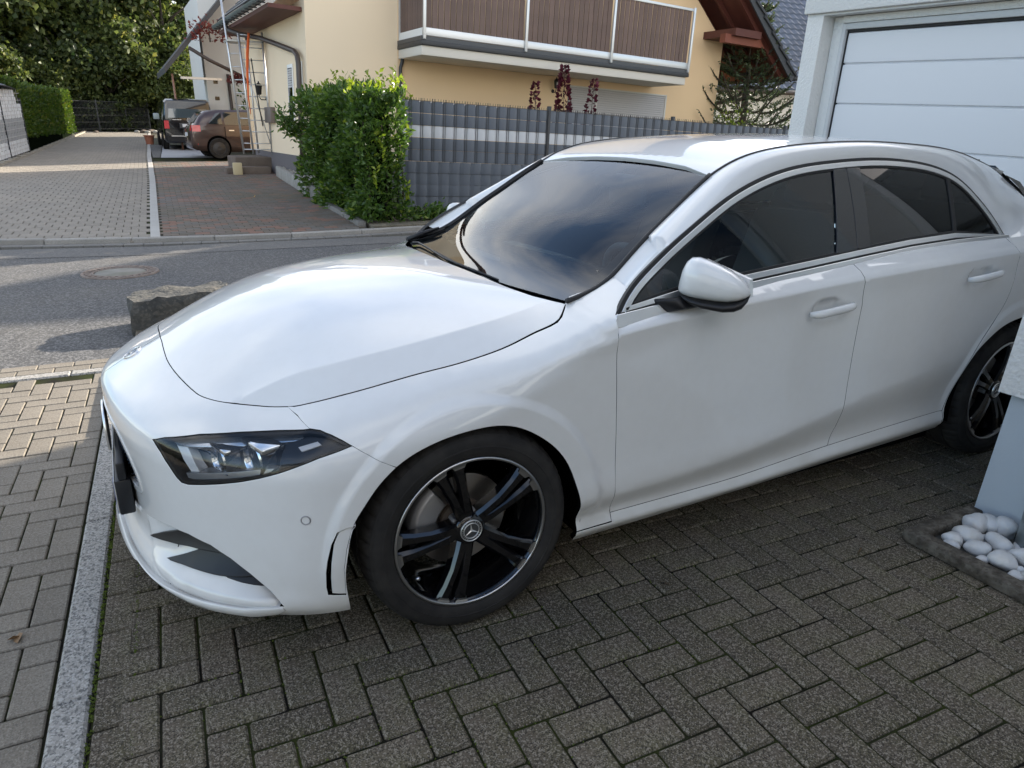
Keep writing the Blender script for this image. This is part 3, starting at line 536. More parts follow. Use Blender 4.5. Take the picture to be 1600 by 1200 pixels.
# rear quarter and tail
RA = [(3.800,.212),(3.800,.30),(3.803,.35),(3.820,.42),(3.852,.51),(3.90,.575),(3.935,.600),(4.00,.640),(4.068,.668),(4.15,.684),(4.232,.690),(4.32,.684),(4.40,.66),(4.48,.62),(4.54,.565),(4.585,.49),(4.605,.40),(4.61,.30),(4.61,.24)]
RAS = smooth_poly(RA, res=.02); SE = BS[-1]
qo = [(4.028,1.040),(4.2,1.040),(4.5,1.035),(4.75,1.01),(4.95,.985),(5.0,.80),(5.0,.62),(4.61,.60)]
qo = [tuple(p) for p in DC] + [tuple(p) for p in RAS[1:]] + [(4.70,.24),(4.95,.25),(4.95,.60),(4.98,.80),(4.95,.985),(4.75,1.012),(4.5,1.035),(4.2,1.040)]
both('rear_quarter', panel_data(SKS, qo, res=.03, outward=LEFT, gap=.0024, feats=levels(SKS, 4.0, 4.95, DL[1:], .03)+AR), M_PAINT)
bk = lambda q: q[0] > SE-.004
rb = panel_data(SKS, [(4.95,.25),(SE,.25),(SE,.60),(4.95,.60)], res=.04, outward=np.array([.7,-.7,0]), noflange=bk); pmesh('rear_bumper', join_data(rb, mirror_data(rb)), M_PAINT, car)
tg = panel_data(SKS, [(4.95,.60),(SE,.60),(SE,1.0),(4.95,.985),(4.98,.80)], res=.04, outward=np.array([.7,-.7,0]), noflange=bk); tgo = pmesh('tailgate', join_data(tg, mirror_data(tg)), M_PAINT, car)
both('tail_light', panel_data(inset(SKS, -.006, np.array([.7,-.7,0])), [(4.80,.82),(5.15,.80),(5.16,.90),(5.0,.93),(4.78,.90)], res=.04, outward=np.array([.7,-.7,0])), M_RED)
# roof rails, roof, screens
cu = lambda x: float(np.interp(x, TC[:, 0], _u)); U1 = _u[-1]
fq = panel_data(cant, [(0,.0),(U1*.5,.0),(U1,.0),(U1,.1),(U1*.5,.1),(0,.1)], res=.02, outward=np.array([0,-.8,.6]), gap=.001)
both('roof_rail', fq, M_PAINT)
def cant_in(q): P = cant(q, .004); n = normals(cant, q); n *= np.sign((n*np.array([0,-.8,.6])).sum(1))[:, None]; return P - n*.030
both('pillar_trim', panel_data(cant_in, [(.25,.012),(U1*.5,.012),(U1*.8,.012),(U1*.8,.090),(U1*.5,.090),(.25,.090)], res=.04, outward=np.array([0,.8,-.6]), edges=False), M_INT)
uu = np.linspace(0, _u[13], 90); wline = _wf(uu)
rub = MB(); rub.tube([tuple(p+np.array([0,.006,-.002])) for p in wline], .007, 6)
for sg in (1, -1): rub2 = MB(); rub2.V = [(x, y*sg, z) for x, y, z in rub.V]; rub2.F = rub.F; rub2.build('roof_seam', M_RUBBER, car, True)
RF0 = 1.085
_wx = WC[:14]; wz = pchip(_wx[:, 0], _wx[:, 2]); wy = pchip(_wx[:, 0], -_wx[:, 1])
def rooff(q):                               # q = (x, v) v = y/edge
    x, v = q[:, 0], q[:, 1]/.57; yw = wy(x)-.006; sh = .05*(1-v*v)*np.clip((1.45-x)/.4, 0, 1); cr_ = .024*np.clip((x-.95)/.4, .5, 1); return np.column_stack([x-0*sh, v*yw, wz(x)+cr_*(1-v*v)])
ro = [(1.055,-.57),(1.09,-.40),(1.105,-.2),(1.11,0),(1.105,.2),(1.09,.40),(1.055,.57)] + [(x, .57) for x in np.linspace(1.2, 2.80, 20)] + [(2.86,.3),(2.88,0),(2.86,-.3)] + [(x, -.57) for x in np.linspace(2.80, 1.2, 20)]
pmesh('roof', panel_data(rooff, ro, res=.03, outward=np.array([0,0,1]), gap=.001), M_PAINT, car)
WE = np.array([(.405,.700,.938),(.517,.681,.962),(.596,.663,.996),(.668,.644,1.044),(.758,.626,1.108),(.86,.607,1.174),(.964,.589,1.242),(1.055,.572,1.296)])
_wl = np.concatenate([[0], np.cumsum(np.linalg.norm(np.diff(WE, axis=0), axis=1))]); _wsf = natcubic(_wl, WE); WL = _wl[-1]
def wsf(q, dn=0.):                          # q = (distance up the pillar, v in -.6...6)
    e = _wsf(q[:, 0]); v = q[:, 1]/.6; k = 1-v*v; t = q[:, 0]/WL
    return np.column_stack([e[:, 0]-(.115*(1-t)-.035*t)*k, v*(e[:, 1]-.004), e[:, 2]+(.012*(1-t)+.020*t)*k-.004-dn])
WQ = [(0,-.6),(WL,-.6),(WL,.6),(0,.6)]; UPF = np.array([-.6,0,.8])
wsh = pmesh('windshield', grid_data(wsf, .002, WL-.002, -.598, .598, 50, 70, UPF), M_WSH, car)
fh = [(.20,-.545),(.155,-.46),(.135,-.30),(.128,-.1),(.128,.1),(.135,.30),(.155,.46),(.20,.545),(WL-.09,.555),(WL-.05,.50),(WL-.035,.42),(WL-.030,.10),(WL-.085,.085),(WL-.095,-.085),(WL-.030,-.10),(WL-.035,-.42),(WL-.05,-.50),(WL-.09,-.555)]
pmesh('windshield_frit', panel_data(lambda q: wsf(q, .0025), WQ, [fh], res=.03, outward=UPF, gap=.004, edges=False), mat('frit_black', (.012,.011,.012), .35), wsh)
for sg in (1, -1): MB().tube([tuple(p*np.array([1,-sg,1])+np.array([-.002,0,.000])) for p in _wsf(np.linspace(-.004, _wl[-1], 40))], .0085, 8).build('windshield_seal', M_RUBBER, car, True)
# hood
hs = np.concatenate([np.linspace(0, .9, 50), np.linspace(.92, 1.912, 50)]); H3 = SKF(np.column_stack([hs, _hf(hs)]))
rear = np.array([(.402,-.697),(.385,-.66),(.35,-.58),(.312,-.45),(.283,-.3),(.26,-.15),(.252,0)])
sidex = H3[:, 0]; 
_zc = pchip([-.73,-.6,-.45,-.3,-.15,0,.15,.27,.45], [.776,.841,.894,.930,.953,.967,.972,.970,.966]); _zr = pchip([-.73,-.65,-.5,-.30,-.08,.14,.34,.45], [.700,.733,.782,.826,.861,.891,.918,.930]); _zsd = pchip([-.73,-.65,-.5,-.30,-.12,.011,.135,.25,.34,.45], [.672,.690,.722,.762,.794,.812,.834,.865,.893,.93]); _ys = pchip([-.73,-.6,-.45,-.30,-.12,.011,.135,.25,.34,.45], [.60,.655,.69,.74,.76,.765,.76,.745,.725,.69])
def hood0(x, y):
    q = np.abs(y)/_ys(x); zc, zr, zs_ = _zc(x), _zr(x), _zsd(x); t = np.clip(q/.885, 0, 1); pw_ = 1.40+.70*np.clip((x+.72)/.45, 0, 1); a = zc-(zc-zr)*t**pw_; b = zr+(zs_-zr)*(q-.885)/.115
    w = np.clip((q-.80)/.08, 0, 1); w = w*w*(3-2*w); return a*(1-w)+b*w if False else np.where(q < .885, a, b)
HB = np.vstack([H3, H3[1:]*[1,-1,1]]); HBm = HB[:, 2]-hood0(HB[:, 0], HB[:, 1])
def hoodf(q):
    z = hood0(q[:, 0], q[:, 1]); D = np.hypot(q[:, None, 0]-HB[None, :, 0], q[:, None, 1]-HB[None, :, 1]); w = 1/(D**2+2e-4)**1.5; c = (w*HBm).sum(1)/w.sum(1); f = np.clip(1-D.min(1)/.30, 0, 1); return np.column_stack([q, z+c*f*f*(3-2*f)])
half = [tuple(p) for p in H3[:, :2]] + [tuple(p) for p in rear]; ho = half[:-1] + [half[-1]] + [(x, -y) for x, y in reversed(half[1:-1])]
xs_h = np.arange(-.70, .40, .025); hfe = [np.column_stack([xs_h, sg_*k_*_ys(xs_h)]) for sg_ in (-1, 1) for k_ in (.862,.878,.885,.892,.91)]
hood = pmesh('hood', panel_data(hoodf, ho, res=.028, outward=np.array([-.2,0,1]), gap=.0017, flange=.02, feats=hfe), M_PAINT, car, M_VOID)
# side glazing
SO = [(.495,.933),(.545,.983),(.643,1.049),(.743,1.104),(.857,1.16),(1.01,1.229),(1.182,1.286),(1.356,1.323),(1.596,1.346),(1.848,1.355),(2.043,1.347),(2.239,1.318),(2.36,1.271),(2.446,1.202),(2.519,1.124),(2.575,1.046)]
SOS = smooth_poly(SO, res=.03); CT = [(2.595,1.043),(2.224,1.041),(1.926,1.030),(1.64,1.011),(1.346,.989),(1.045,.967),(.721,.940),(.478,.918)]
full = [tuple(p) for p in SOS] + CT
gs = lambda off: (lambda q: glass_side(q, off))
o1 = offset(full, .011); o2 = offset(full, .025); o3 = offset(full, .034)
both('window_seal', panel_data(gs(.002), full, [o1], res=.03, gap=0, flange=.02, outward=LEFT), M_RUBBER)
both('window_trim', panel_data(gs(.006), o1, [o2], res=.03, gap=0, flange=.012, outward=LEFT), M_CHROME)
both('window_gasket', panel_data(gs(.001), o2, [o3], res=.03, gap=0, flange=.012, outward=LEFT), M_RUBBER)
def clip_x(poly, a, b):                     # part of a polygon between two slanted lines (x at z=1.0, x at z=1.35)
    P = [tuple(p) for p in resample(poly, .02)]
    def cutp(P, ln, keep):
        o = []; val = lambda p: (p[0]-(ln[0]+(ln[1]-ln[0])*(p[1]-1.0)/.35))*keep
        for i in range(len(P)):
            p, q = P[i], P[(i+1) % len(P)]; v, w = val(p), val(q)
            if v >= 0: o.append(p)
            if v*w < 0: t = v/(v-w); o.append((p[0]+(q[0]-p[0])*t, p[1]+(q[1]-p[1])*t))
        return o
    if a: P = cutp(P, a, 1)
    if b: P = cutp(P, b, -1)
    return P
S1, B1, BS_, B2, QD, QD2 = (.676,.80), (1.483,1.597), (1.600,1.664), (1.672,1.740), (2.205,2.285), (2.222,2.302)
for nm, a, b_, m_, of in (('sail_pane', None, S1, M_GLOSSB, .0), ('front_window', S1, B1, M_TINT, -.004), ('pillar_cover', B1, (BS_[0]-.004, BS_[1]-.004), M_GLOSSB, .004), ('pillar_cover', (BS_[0]+.004, BS_[1]+.004), B2, M_GLOSSB, .004), ('rear_window', B2, QD, M_PRIV, -.004), ('window_divider', QD, QD2, M_RUBBER, .002), ('quarter_window', QD2, None, M_PRIV, -.004)):
    pg = clip_x(o3, a, b_); both(nm, panel_data(gs(of), pg, res=.05, gap=-.001, flange=.008, outward=LEFT), m_)
# belt moulding
bd_ = [(.478,.918)] + [(x, z) for x, z in reversed(CT[:-1])] + [(2.60,1.022),(2.53,1.023),(2.16,1.020),(1.88,1.008),(1.61,.986),(1.33,.961),(1.04,.939),(.724,.909),(.466,.887)]
both('belt_moulding', panel_data(gs(.010), bd_, res=.03, gap=0, flange=.02, outward=LEFT, rnd=.004), M_CHROME)
# dark inner shell so that gaps read black, wheel wells, floor
def shell(sk, s0, s1, z0, z1, d, ns, nz, skip):
    S = np.linspace(s0, s1, ns); Zz = np.linspace(z0, z1, nz); V = []; F = []
    for s_ in S:
        top = min(z1, float(sk.top(np.array([s_]), 10)[0])-.012); q = np.column_stack([np.full(nz, s_), np.linspace(z0, top, nz)]); V += list(inset(sk, d)(q))
    for i in range(ns-1):
        for j in range(nz-1):
            c = (V[i*nz+j]+V[(i+1)*nz+j+1])/2
            if not skip(c, S[i]): F.append((i*nz+j, i*nz+j+1, (i+1)*nz+j+1, (i+1)*nz+j))
    return np.array(V), F
sk_ = lambda c, s_: np.hypot(c[0], c[2]-.30) < .42 or np.hypot(c[0]-2.729, c[2]-.31) < .45 or (.50 < s_ < 1.17 and .50 < c[2] < .72) or (s_ < .42 and .34 < c[2] < .62)
V, F = shell(SKF, 0, 2.0, .18, 1.0, .10, 60, 30, sk_); V2, F2 = shell(SKS, 2.0, SE, .19, 1.05, .05, 70, 30, sk_)
b = MB(); b.add(V, F); b.add(V2, F2); b.add(V*[1,-1,1], F); b.add(V2*[1,-1,1], F2); b.box((-.80,-.55,.18), (3.4,.55,.20)); b.box((.40,-.84,.18), (2.25,.84,.20))
for cx in (0, 2.729):
    for sg in (1, -1):
        k = len(b.V); n = 24
        for j in range(n+1):
            a = math.pi*1.12*j/n-.06*math.pi; 
            for y in (-.865, -.55): b.V.append((cx+.385*math.cos(a), y*sg, .31+.385*math.sin(a)))
        for j in range(n): b.F.append((k+2*j, k+2*j+1, k+2*j+3, k+2*j+2))
        c = len(b.V); b.V.append((cx, -.55*sg, .31)); b.F += [(c, k+2*j+1, k+2*j+3) for j in range(n)]
b.build('underbody_dark_shell', M_VOID, car)
b = MB(); b.box((-.6,-.6,.45), (.35,.6,.68)); b.build('engine_bay', M_VOID, car)
# wheels
def make_wheel(rot):
    w = empty('wheel', parent=car)
    prof = [(.2395,-.100),(.246,-.108),(.262,-.113),(.285,-.1145),(.302,-.110),(.3115,-.101)]
    ty = MB(); n = 240
    tread = [(.3185,-.088),(.3235,-.066),(.3255,-.040),(.3185,-.038),(.3185,-.030),(.326,-.028),(.3265,0)]
    half = prof+tread; P = half + [(r, -a) for r, a in reversed(half[:-1])]; L = len(P); V = []; F = []
    for j in range(n):
        t = 2*math.pi*j/n; g = (j % 5 == 0); t += .0
        for i, (r, a) in enumerate(P):
            rr = r-(.006 if g and 5 <= i <= 8 else 0)-(.006 if g and L-9 <= i <= L-6 else 0); V.append((rr*math.cos(t), a, rr*math.sin(t)))
    for j in range(n):
        for i in range(L-1): F.append((j*L+i, j*L+i+1, ((j+1) % n)*L+i+1, ((j+1) % n)*L+i))
    ty.add(V, F); ty.lathe([(.3105,-.1030),(.3100,-.1048),(.3085,-.1058),(.3065,-.1070)], 96); ty.lathe([(.272,-.1140),(.2735,-.1158),(.276,-.1158),(.2775,-.1145)], 96)
    tyre = ty.build('tyre', M_TYRE, w, auto=50)
    rim = MB().lathe([(.2345,-.104),(.229,-.098),(.224,-.080),(.221,-.05),(.205,-.02),(.200,.06),(.226,.095),(.236,.10)], 96).build('rim', M_RIMB, w, True)
    MB().lathe([(.2400,-.1005),(.2415,-.1055),(.2395,-.1085),(.2335,-.1085),(.2315,-.1065),(.2312,-.100)], 96).build('polished_lip', M_RIMS, rim, True)
    for k in range(5):
        for s in (-1, 1):
            a0 = rot+k*72+s*7.6; mb = MB(); secs = [(.034,.022,-.083,.045),(.075,.0175,-.094,.045),(.13,.0150,-.102,.042),(.185,.0165,-.1045,.036),(.222,.0215,-.1035,.028),(.2335,.0245,-.1030,.020)]; V = []; F = []
            for r, hw, yf, dp in secs:
                a = R(rot+k*72 + s*(7.6+4.2*max(0, (.13-r)/.13))); ca, sa = math.cos(a), math.sin(a); tx, tz = -sa, ca
                for u_, yy in ((-1, yf+dp), (-1, yf+.010), (-.55, yf), (.55, yf), (1, yf+.010), (1, yf+dp)):
                    uu_ = u_*hw*(1.0); V.append((r*ca+tx*uu_, yy, r*sa+tz*uu_))
            for i in range(len(secs)-1):
                for j in range(6): F.append((i*6+j, i*6+(j+1) % 6, (i+1)*6+(j+1) % 6, (i+1)*6+j))
            F += [tuple(range(6)), tuple(range(6*len(secs)-6, 6*len(secs)))]
            mb.add(V, F); sp = mb.build('spoke', M_RIMB, rim, auto=28)
            a = R(a0); ca, sa = math.cos(a), math.sin(a); tx, tz = -sa, ca; V = []
            for r, hw in ((.2185,.0150),(.2235,.0185),(.2330,.0235)):
                for u_ in (-1, 1): V.append((r*ca+tx*hw*u_, -.1046 if r < .23 else -.1075, r*sa+tz*hw*u_))
            MB().add(V+[(x, y+.006, z) for x, y, z in V], [(0,1,3,2),(2,3,5,4),(6,8,9,7),(8,10,11,9),(0,2,8,6),(2,4,10,8),(1,7,9,3),(3,9,11,5),(0,6,7,1),(4,5,11,10)]).build('polished_tab', M_RIMS, sp)
    MB().lathe([(.052,-.045),(.052,-.076),(.046,-.086),(.036,-.090),(.034,-.088)], 40).build('hub', M_RIMB, w, auto=40)
    T = Matrix.Translation((0,-.0905,0)) @ Matrix.Rotation(R(90), 4, 'X') @ Matrix.Rotation(R(5), 4, 'Z'); badge('hub_cap', T, .0345, w)
    for k in range(5):
        a = R(rot+36+k*72); MB().lathe([(0,-.070),(.008,-.070),(.0095,-.066),(.0095,-.04)], 6, c=(.052*math.cos(a), 0, .052*math.sin(a))).build('wheel_bolt', M_CAL, w)
    MB().lathe([(.06,-.012),(.148,-.012),(.148,.010),(.06,.010)], 64, close=True).build('brake_disc', M_STEEL, w, auto=40)
    MB().lathe([(.03,.02),(.07,.02),(.072,-.030),(.05,-.034),(.0,-.034)], 40).build('disc_hat', mat('hat_rust', (.09,.07,.055), .7) if 'hat_rust' not in bpy.data.materials else bpy.data.materials['hat_rust'], w, auto=40)
    cp = MB(); V = []; F = []; n = 9
    for j in range(n):
        a = R(128+j*6.2)
        for r, y in ((.095,.03),(.095,-.045),(.158,-.050),(.172,-.035),(.172,.03)): V.append((r*math.cos(a), y, r*math.sin(a)))
    for j in range(n-1):
        for i in range(5): F.append((j*5+i, j*5+(i+1) % 5, (j+1)*5+(i+1) % 5, (j+1)*5+i))
    F += [tuple(range(5)), tuple(range(5*n-5, 5*n))]; cp.add(V, F).build('caliper', M_CAL, w, bevel=.004)
    a = R(-147); MB().tube([(.214*math.cos(a),-.075,.214*math.sin(a)),(.205*math.cos(a),-.092,.205*math.sin(a)),(.200*math.cos(a),-.100,.200*math.sin(a))], [.006,.006,.0055], 10).build('valve', M_RIMS, rim, True)
    return w
wf_ = make_wheel(36.4); wf_.location = (0,-.768,.322); wf_.rotation_euler = (0,0,R(-.8))
wr_ = make_wheel(8.0); wr_.location = (2.729,-.760,.322)
for src, x in ((wf_, 0), (wr_, 2.729)):
    c = dup(src, car); c.location = (x, -src.location.y, .322); c.rotation_euler = (0,0,R(180))
# door mirrors
CTRD = [(0,.984,.982),(.012,1.008,.972),(.04,1.040,.966),(.09,1.064,.962),(.16,1.0775,.958),(.26,1.079,.955),(.37,1.073,.953),(.53,1.061,.9505),(.70,1.045,.951),(.83,1.028,.957),(.93,1.010,.966),(.98,.995,.973),(1,.982,.979)]
LOW = [(0,.983,.981),(.03,.972,.966),(.09,.966,.952),(.2,.962,.938),(.35,.957,.929),(.5,.955,.9245),(.65,.954,.921),(.80,.959,.9245),(.90,.967,.934),(.97,.975,.955),(1,.981,.976)]
def pod(tbl, dep, n=20):
    V = []; F = []
    for a, zt, zb in tbl:
        c = np.array([.785,-.925])+(a-.5)*.214*np.array([.7071,-.7071]); zc_, hz_ = (zt+zb)/2, (zt-zb)/2; k = dep*math.sqrt(max(.02, 1-(2*a-1)**4))
        for j in range(n):
            t = 2*math.pi*j/n; u_ = math.copysign(abs(math.cos(t))**.75, math.cos(t))*k; w_ = math.copysign(abs(math.sin(t))**.8, math.sin(t))*hz_
            V.append((c[0]+.7071*u_, c[1]+.7071*u_, zc_+w_))
    m = len(tbl)
    for i in range(m-1):
        for j in range(n): F.append((i*n+j, i*n+(j+1) % n, (i+1)*n+(j+1) % n, (i+1)*n+j))
    F += [tuple(reversed(range(n))), tuple((m-1)*n+j for j in range(n))]; return V, F
for sg in (1, -1):
    V, F = pod(CTRD, .060); b = MB().add([(x, y*sg, z) for x, y, z in V], F); mi = b.build('door_mirror', M_PAINT, car, True)
    V, F = pod(LOW, .056); MB().add([(x, y*sg, z) for x, y, z in V], F).build('mirror_base', M_BLACKP, mi, True)
    V = [(.60,-.815,.948),(.66,-.85,.905),(.76,-.845,.915),(.80,-.82,.945),(.675,-.885,.958),(.69,-.905,.928),(.76,-.90,.925),(.80,-.88,.955)]
    MB().add([(x, y*sg, z) for x, y, z in V], [(0,1,2,3),(4,7,6,5),(0,4,5,1),(1,5,6,2),(2,6,7,3),(3,7,4,0)]).build('mirror_foot', M_BLACKP, mi, bevel=.008)
    V = [(.86,-.80,.96),(.88,-.99,.965),(.875,-.985,1.02),(.855,-.81,1.055)]; MB().add([(x+.004, y*sg, z) for x, y, z in V]+[(x-.01, y*sg, z) for x, y, z in V], [(0,1,2,3),(7,6,5,4),(0,4,5,1),(1,5,6,2),(2,6,7,3),(3,7,4,0)]).build('mirror_glass', M_CHROME, mi)
# cowl and wipers
b = MB(); V = []; F = []; n = 31
for i in range(n):
    y = -.69+1.38*i/(n-1); k = 1-(y/.70)**2; xr = .405-.155*k; V += [(xr-.03, y, .895+.035*k), (xr+.08, y, .915+.03*k)]
for i in range(n-1): F.append((2*i, 2*i+1, 2*i+3, 2*i+2))
b.add(V, F).build('cowl', M_BLACKP, car)
def onws(a, v, h): p = wsf(np.array([[a, v]]))[0]; return (p[0]-h*.5, p[1], p[2]+h*.85)
wp = MB(); wp.tube([onws(.01,.42,.012), onws(.030,.40,.012), onws(.035,.28,.010), onws(.022,.05,.008), onws(.012,-.2,.006)], [.007,.005,.004,.003,.003], 8); w1 = wp.build('wiper', M_BLACKP, car, True)
wb = MB(); wb.tube([onws(.038,.20,.005), onws(.022,-.05,.005), onws(.010,-.32,.004)], [.004,.006,.004], 6); wb.build('wiper_blade', M_RUBBER, w1, True)
wp = MB(); wp.tube([onws(.00,.56,.01), onws(.10,.565,.024), onws(.16,.56,.022)], [.012,.010,.006], 8); w2 = wp.build('wiper', M_BLACKP, car, True)
wb = MB(); wb.tube([onws(.03,.575,.008), onws(.15,.565,.008), onws(.18,.56,.006)], [.004,.006,.004], 6); wb.build('wiper_blade', M_RUBBER, w2, True)
# rear screen, spoiler
def rsf(q):
    t = q[:, 0]; v = q[:, 1]/.5; return np.column_stack([2.93+.46*t+.05*(1-v*v), v*(.50+.14*t), 1.315-.30*t])
pmesh('rear_screen', panel_data(rsf, [(0,-.5),(1,-.5),(1,.5),(0,.5)], res=.08, outward=np.array([.6,0,.8]), flange=.01), M_PRIV, car)
b = MB(); b.add([(2.80,-.53,1.318),(2.96,-.53,1.290),(3.05,0,1.325),(2.96,.53,1.290),(2.80,.53,1.318),(2.86,0,1.37),(2.80,-.52,1.295),(2.96,-.52,1.27),(3.05,0,1.305),(2.96,.52,1.27),(2.80,.52,1.295)], [(0,1,2,5),(5,2,3,4),(6,8,7),(6,10,8),(10,9,8),(0,6,7,1),(1,7,8,2),(2,8,9,3),(3,9,10,4)]); b.build('roof_spoiler', M_PAINT, car, bevel=.004)
for sg in (1, -1): MB().add([(2.90,-.575*sg,1.275),(3.00,-.59*sg,1.245),(3.20,-.665*sg,1.05),(3.14,-.66*sg,1.06),(2.98,-.60*sg,1.22),(2.90,-.555*sg,1.27),(3.05,-.565*sg,1.24),(3.20,-.645*sg,1.05)], [(0,1,2,3,4),(0,5,6,1),(1,6,7,2)]).build('screen_trim', M_GLOSSB, car)
# interior
ci = MB(); ci.box((.40,-.66,.62), (.72,.66,.90)); ci.box((.55,-.64,.45), (.82,.64,.80)); dsh = ci.build('dashboard', M_INT, car, bevel=.04)
MB().box((.58,-.60,.905), (.66,.10,1.0)).build('screen_panel', mat('screen_black', (.01,.012,.015), .15), dsh, bevel=.01)
sw = MB(); pr = []; 
for j in range(33):
    a = 2*math.pi*j/32; pr.append((.93-.06*math.sin(a), -.37+.185*math.cos(a), .86+.17*math.sin(a)))
sw.tube(pr, .016, 8, cap=False); sw.box((.90,-.44,.80), (.94,-.30,.90)); sw.box((.915,-.55,.85), (.935,-.19,.88)); sw.build('steering_wheel', M_INT, car, True)
for y0 in (-.37, .37):
    s_ = MB(); s_.box((1.15,y0-.25,.42), (1.65,y0+.25,.60)); st_ = s_.build('front_seat', M_SEAT, car, bevel=.06)
    Mx = Matrix.Translation((1.62,y0,.58)) @ Matrix.Rotation(R(20), 4, 'Y'); MB().box((-.07,-.24,0), (.07,.24,.58), Mx).build('seat_back', M_SEAT, st_, bevel=.05)
    MB().box((-.05,-.13,.60), (.05,.13,.78), Mx).build('headrest', M_SEAT, st_, bevel=.04)
s_ = MB(); s_.box((2.05,-.62,.45), (2.55,.62,.62)); st_ = s_.build('rear_bench', M_SEAT, car, bevel=.05); Mx = Matrix.Translation((2.55,0,.60)) @ Matrix.Rotation(R(22), 4, 'Y'); MB().box((-.06,-.62,0), (.06,.62,.58), Mx).build('bench_back', M_SEAT, st_, bevel=.05)
for y0 in (-.38, .38): MB().box((-.05,-.12,.58), (.05,.12,.74), Mx @ Matrix.Translation((0,y0,0))).build('headrest', M_SEAT, st_, bevel=.04)
b = MB(); q = wsf(np.array([[WL-.06, 0.]]))[0]; b.box((q[0]+.01,-.11,q[2]-.07), (q[0]+.12,.11,q[2]-.015)); cam_ = b.build('sensor_housing', M_INT, car, bevel=.02)
MB().box((q[0]+.10,-.12,q[2]-.14), (q[0]+.13,.12,q[2]-.07)).build('rear_view_mirror', M_INT, cam_, bevel=.012)
b = MB(); b.box((1.25,-.55,1.335), (2.7,.55,1.345)); b.build('headliner', mat('headliner_grey', (.25,.25,.25), .9), car)
# ---------------------------------------------------------------- ground, road, paving
SLP = .029
def gz(y): return max(0., SLP*(y-8.0))
M_SAND = mat('joint_sand', (.009,.008,.006), .95, spec=.1, noise=[(5, .9, (.040,.052,.010), 5), (3, .6, (.02,.018,.015))], bump=(120, .4, .004))
M_SOIL = mat('soil', (.05,.042,.03), .95, noise=(4, .6, (.06,.07,.03)), bump=(30, .5, .02))
M_PAV = mat('grey_paver', (.112,.092,.069), .9, spec=.2, noise=[(2.2, .50, (.145,.108,.075)), (5, .40, (.075,.084,.032), 5)], vor=[(250, .66, (.016,.015,.013)), (290, .58, (.36,.315,.255))], bump=(210, .5, .003), rvar=.22, coords='Generated' if False else 'Object')
M_PAVL = mat('warm_paver', (.165,.142,.112), .85, noise=[(3, .4, (.28,.235,.18)), (7, .3, (.17,.16,.14))], vor=[(240, .45, (.07,.062,.05)), (280, .4, (.32,.29,.24))], bump=(150, .5, .003), rvar=.10)
M_KERB = mat('light_kerb', (.30,.285,.26), .85, noise=(5, .3, (.32,.30,.27)), vor=[(150, .75, (.07,.07,.068)), (190, .55, (.50,.48,.45))], bump=(130, .7, .005), rvar=.06)
M_ASPH = mat('asphalt', (.058,.057,.057), .82, noise=[(.55, .65, (.130,.117,.097), 5), (2.5, .40, (.055,.056,.06), 6)], vor=[(75, .65, (.20,.195,.19)), (100, .6, (.030,.030,.032))], bump=(80, .7, .006))
M_ASPH2 = mat('asphalt_patch', (.095,.092,.088), .85, noise=[(.8, .5, (.13,.122,.11), 4)], vor=[(75, .5, (.21,.20,.19)), (100, .4, (.05,.05,.05))], bump=(80, .6, .005))
gr = MB(); 
for x0, x1 in ((-160, 160),):
    ys = [-60, 7.5, 8.0, 60, 200]; V = []
    for y in ys: V += [(x0, y, gz(y)-.06), (x1, y, gz(y)-.06)]
    gr.add(V, [(2*i, 2*i+1, 2*i+3, 2*i+2) for i in range(len(ys)-1)])
tag(gr.build('ground', M_SOIL), kind='structure')
def sheet(name, pts, m, z=0., flat=False): return tag(mesh(name, [(x, y, (0 if flat else gz(y))+z) for x, y in pts], [tuple(range(len(pts)))], m), kind='structure')
PA = R(-3.3); ex = Vector((math.cos(PA), math.sin(PA), 0)); ey = Vector((-math.sin(PA), math.cos(PA), 0)); PO = Vector((-.187,-1.18,0))
def pw(a, b, z=0.): v = PO+ex*a+ey*b; return (v.x, v.y, z)
sheet('driveway_bed', [pw(-.86,-3)[:2], pw(8,-3)[:2], pw(8,3.50)[:2], pw(-.86,3.50)[:2]], M_SAND, -.009)
sheet('forecourt_bed', [pw(-6,-3)[:2], pw(-.97,-3)[:2], pw(-.97,3.42)[:2], pw(-6,3.42)[:2]], M_SAND, -.046)
def block(L, W, H, ch=.005):
    b = bmesh.new(); bmesh.ops.create_cube(b, size=1, matrix=Matrix.Diagonal((L, W, H, 1))); bmesh.ops.translate(b, verts=b.verts, vec=(0,0,-H/2))
    top = [e for e in b.edges if all(v.co.z > -.001 for v in e.verts)]; vert = [e for e in b.edges if abs(e.verts[0].co.z-e.verts[1].co.z) > .01]
    bmesh.ops.bevel(b, geom=top+vert, offset=ch, segments=1, affect='EDGES'); bmesh.ops.delete(b, geom=[f for f in b.faces if f.calc_center_median().z < -H+.002], context='FACES_ONLY')
    me = bpy.data.meshes.new('paver'); b.to_mesh(me); b.free(); return me
def rawblock(me): return [tuple(v.co) for v in me.vertices], [tuple(p.vertices) for p in me.polygons]
PVM = block(.1940,.0940,.045,.0055); PVM.materials.append(M_PAV); PVL = block(.1935,.0935,.045,.004); PVL.materials.append(M_PAVL); PVS = block(.1935,.080,.045,.004); PVS.materials.append(M_PAV)
camx = np.array([-.7744,-2.4915]); Fm = np.array([[.87888,-.47669,.01841],[-.14577,-.30509,-.94110],[.45423,.82443,-.33763]])
def pix(p): q = Fm @ (np.array(p)-[-.7744,-2.4915,1.4279]); return (800+1102.6*q[0]/q[2], 600+1102.6*q[1]/q[2], q[2])
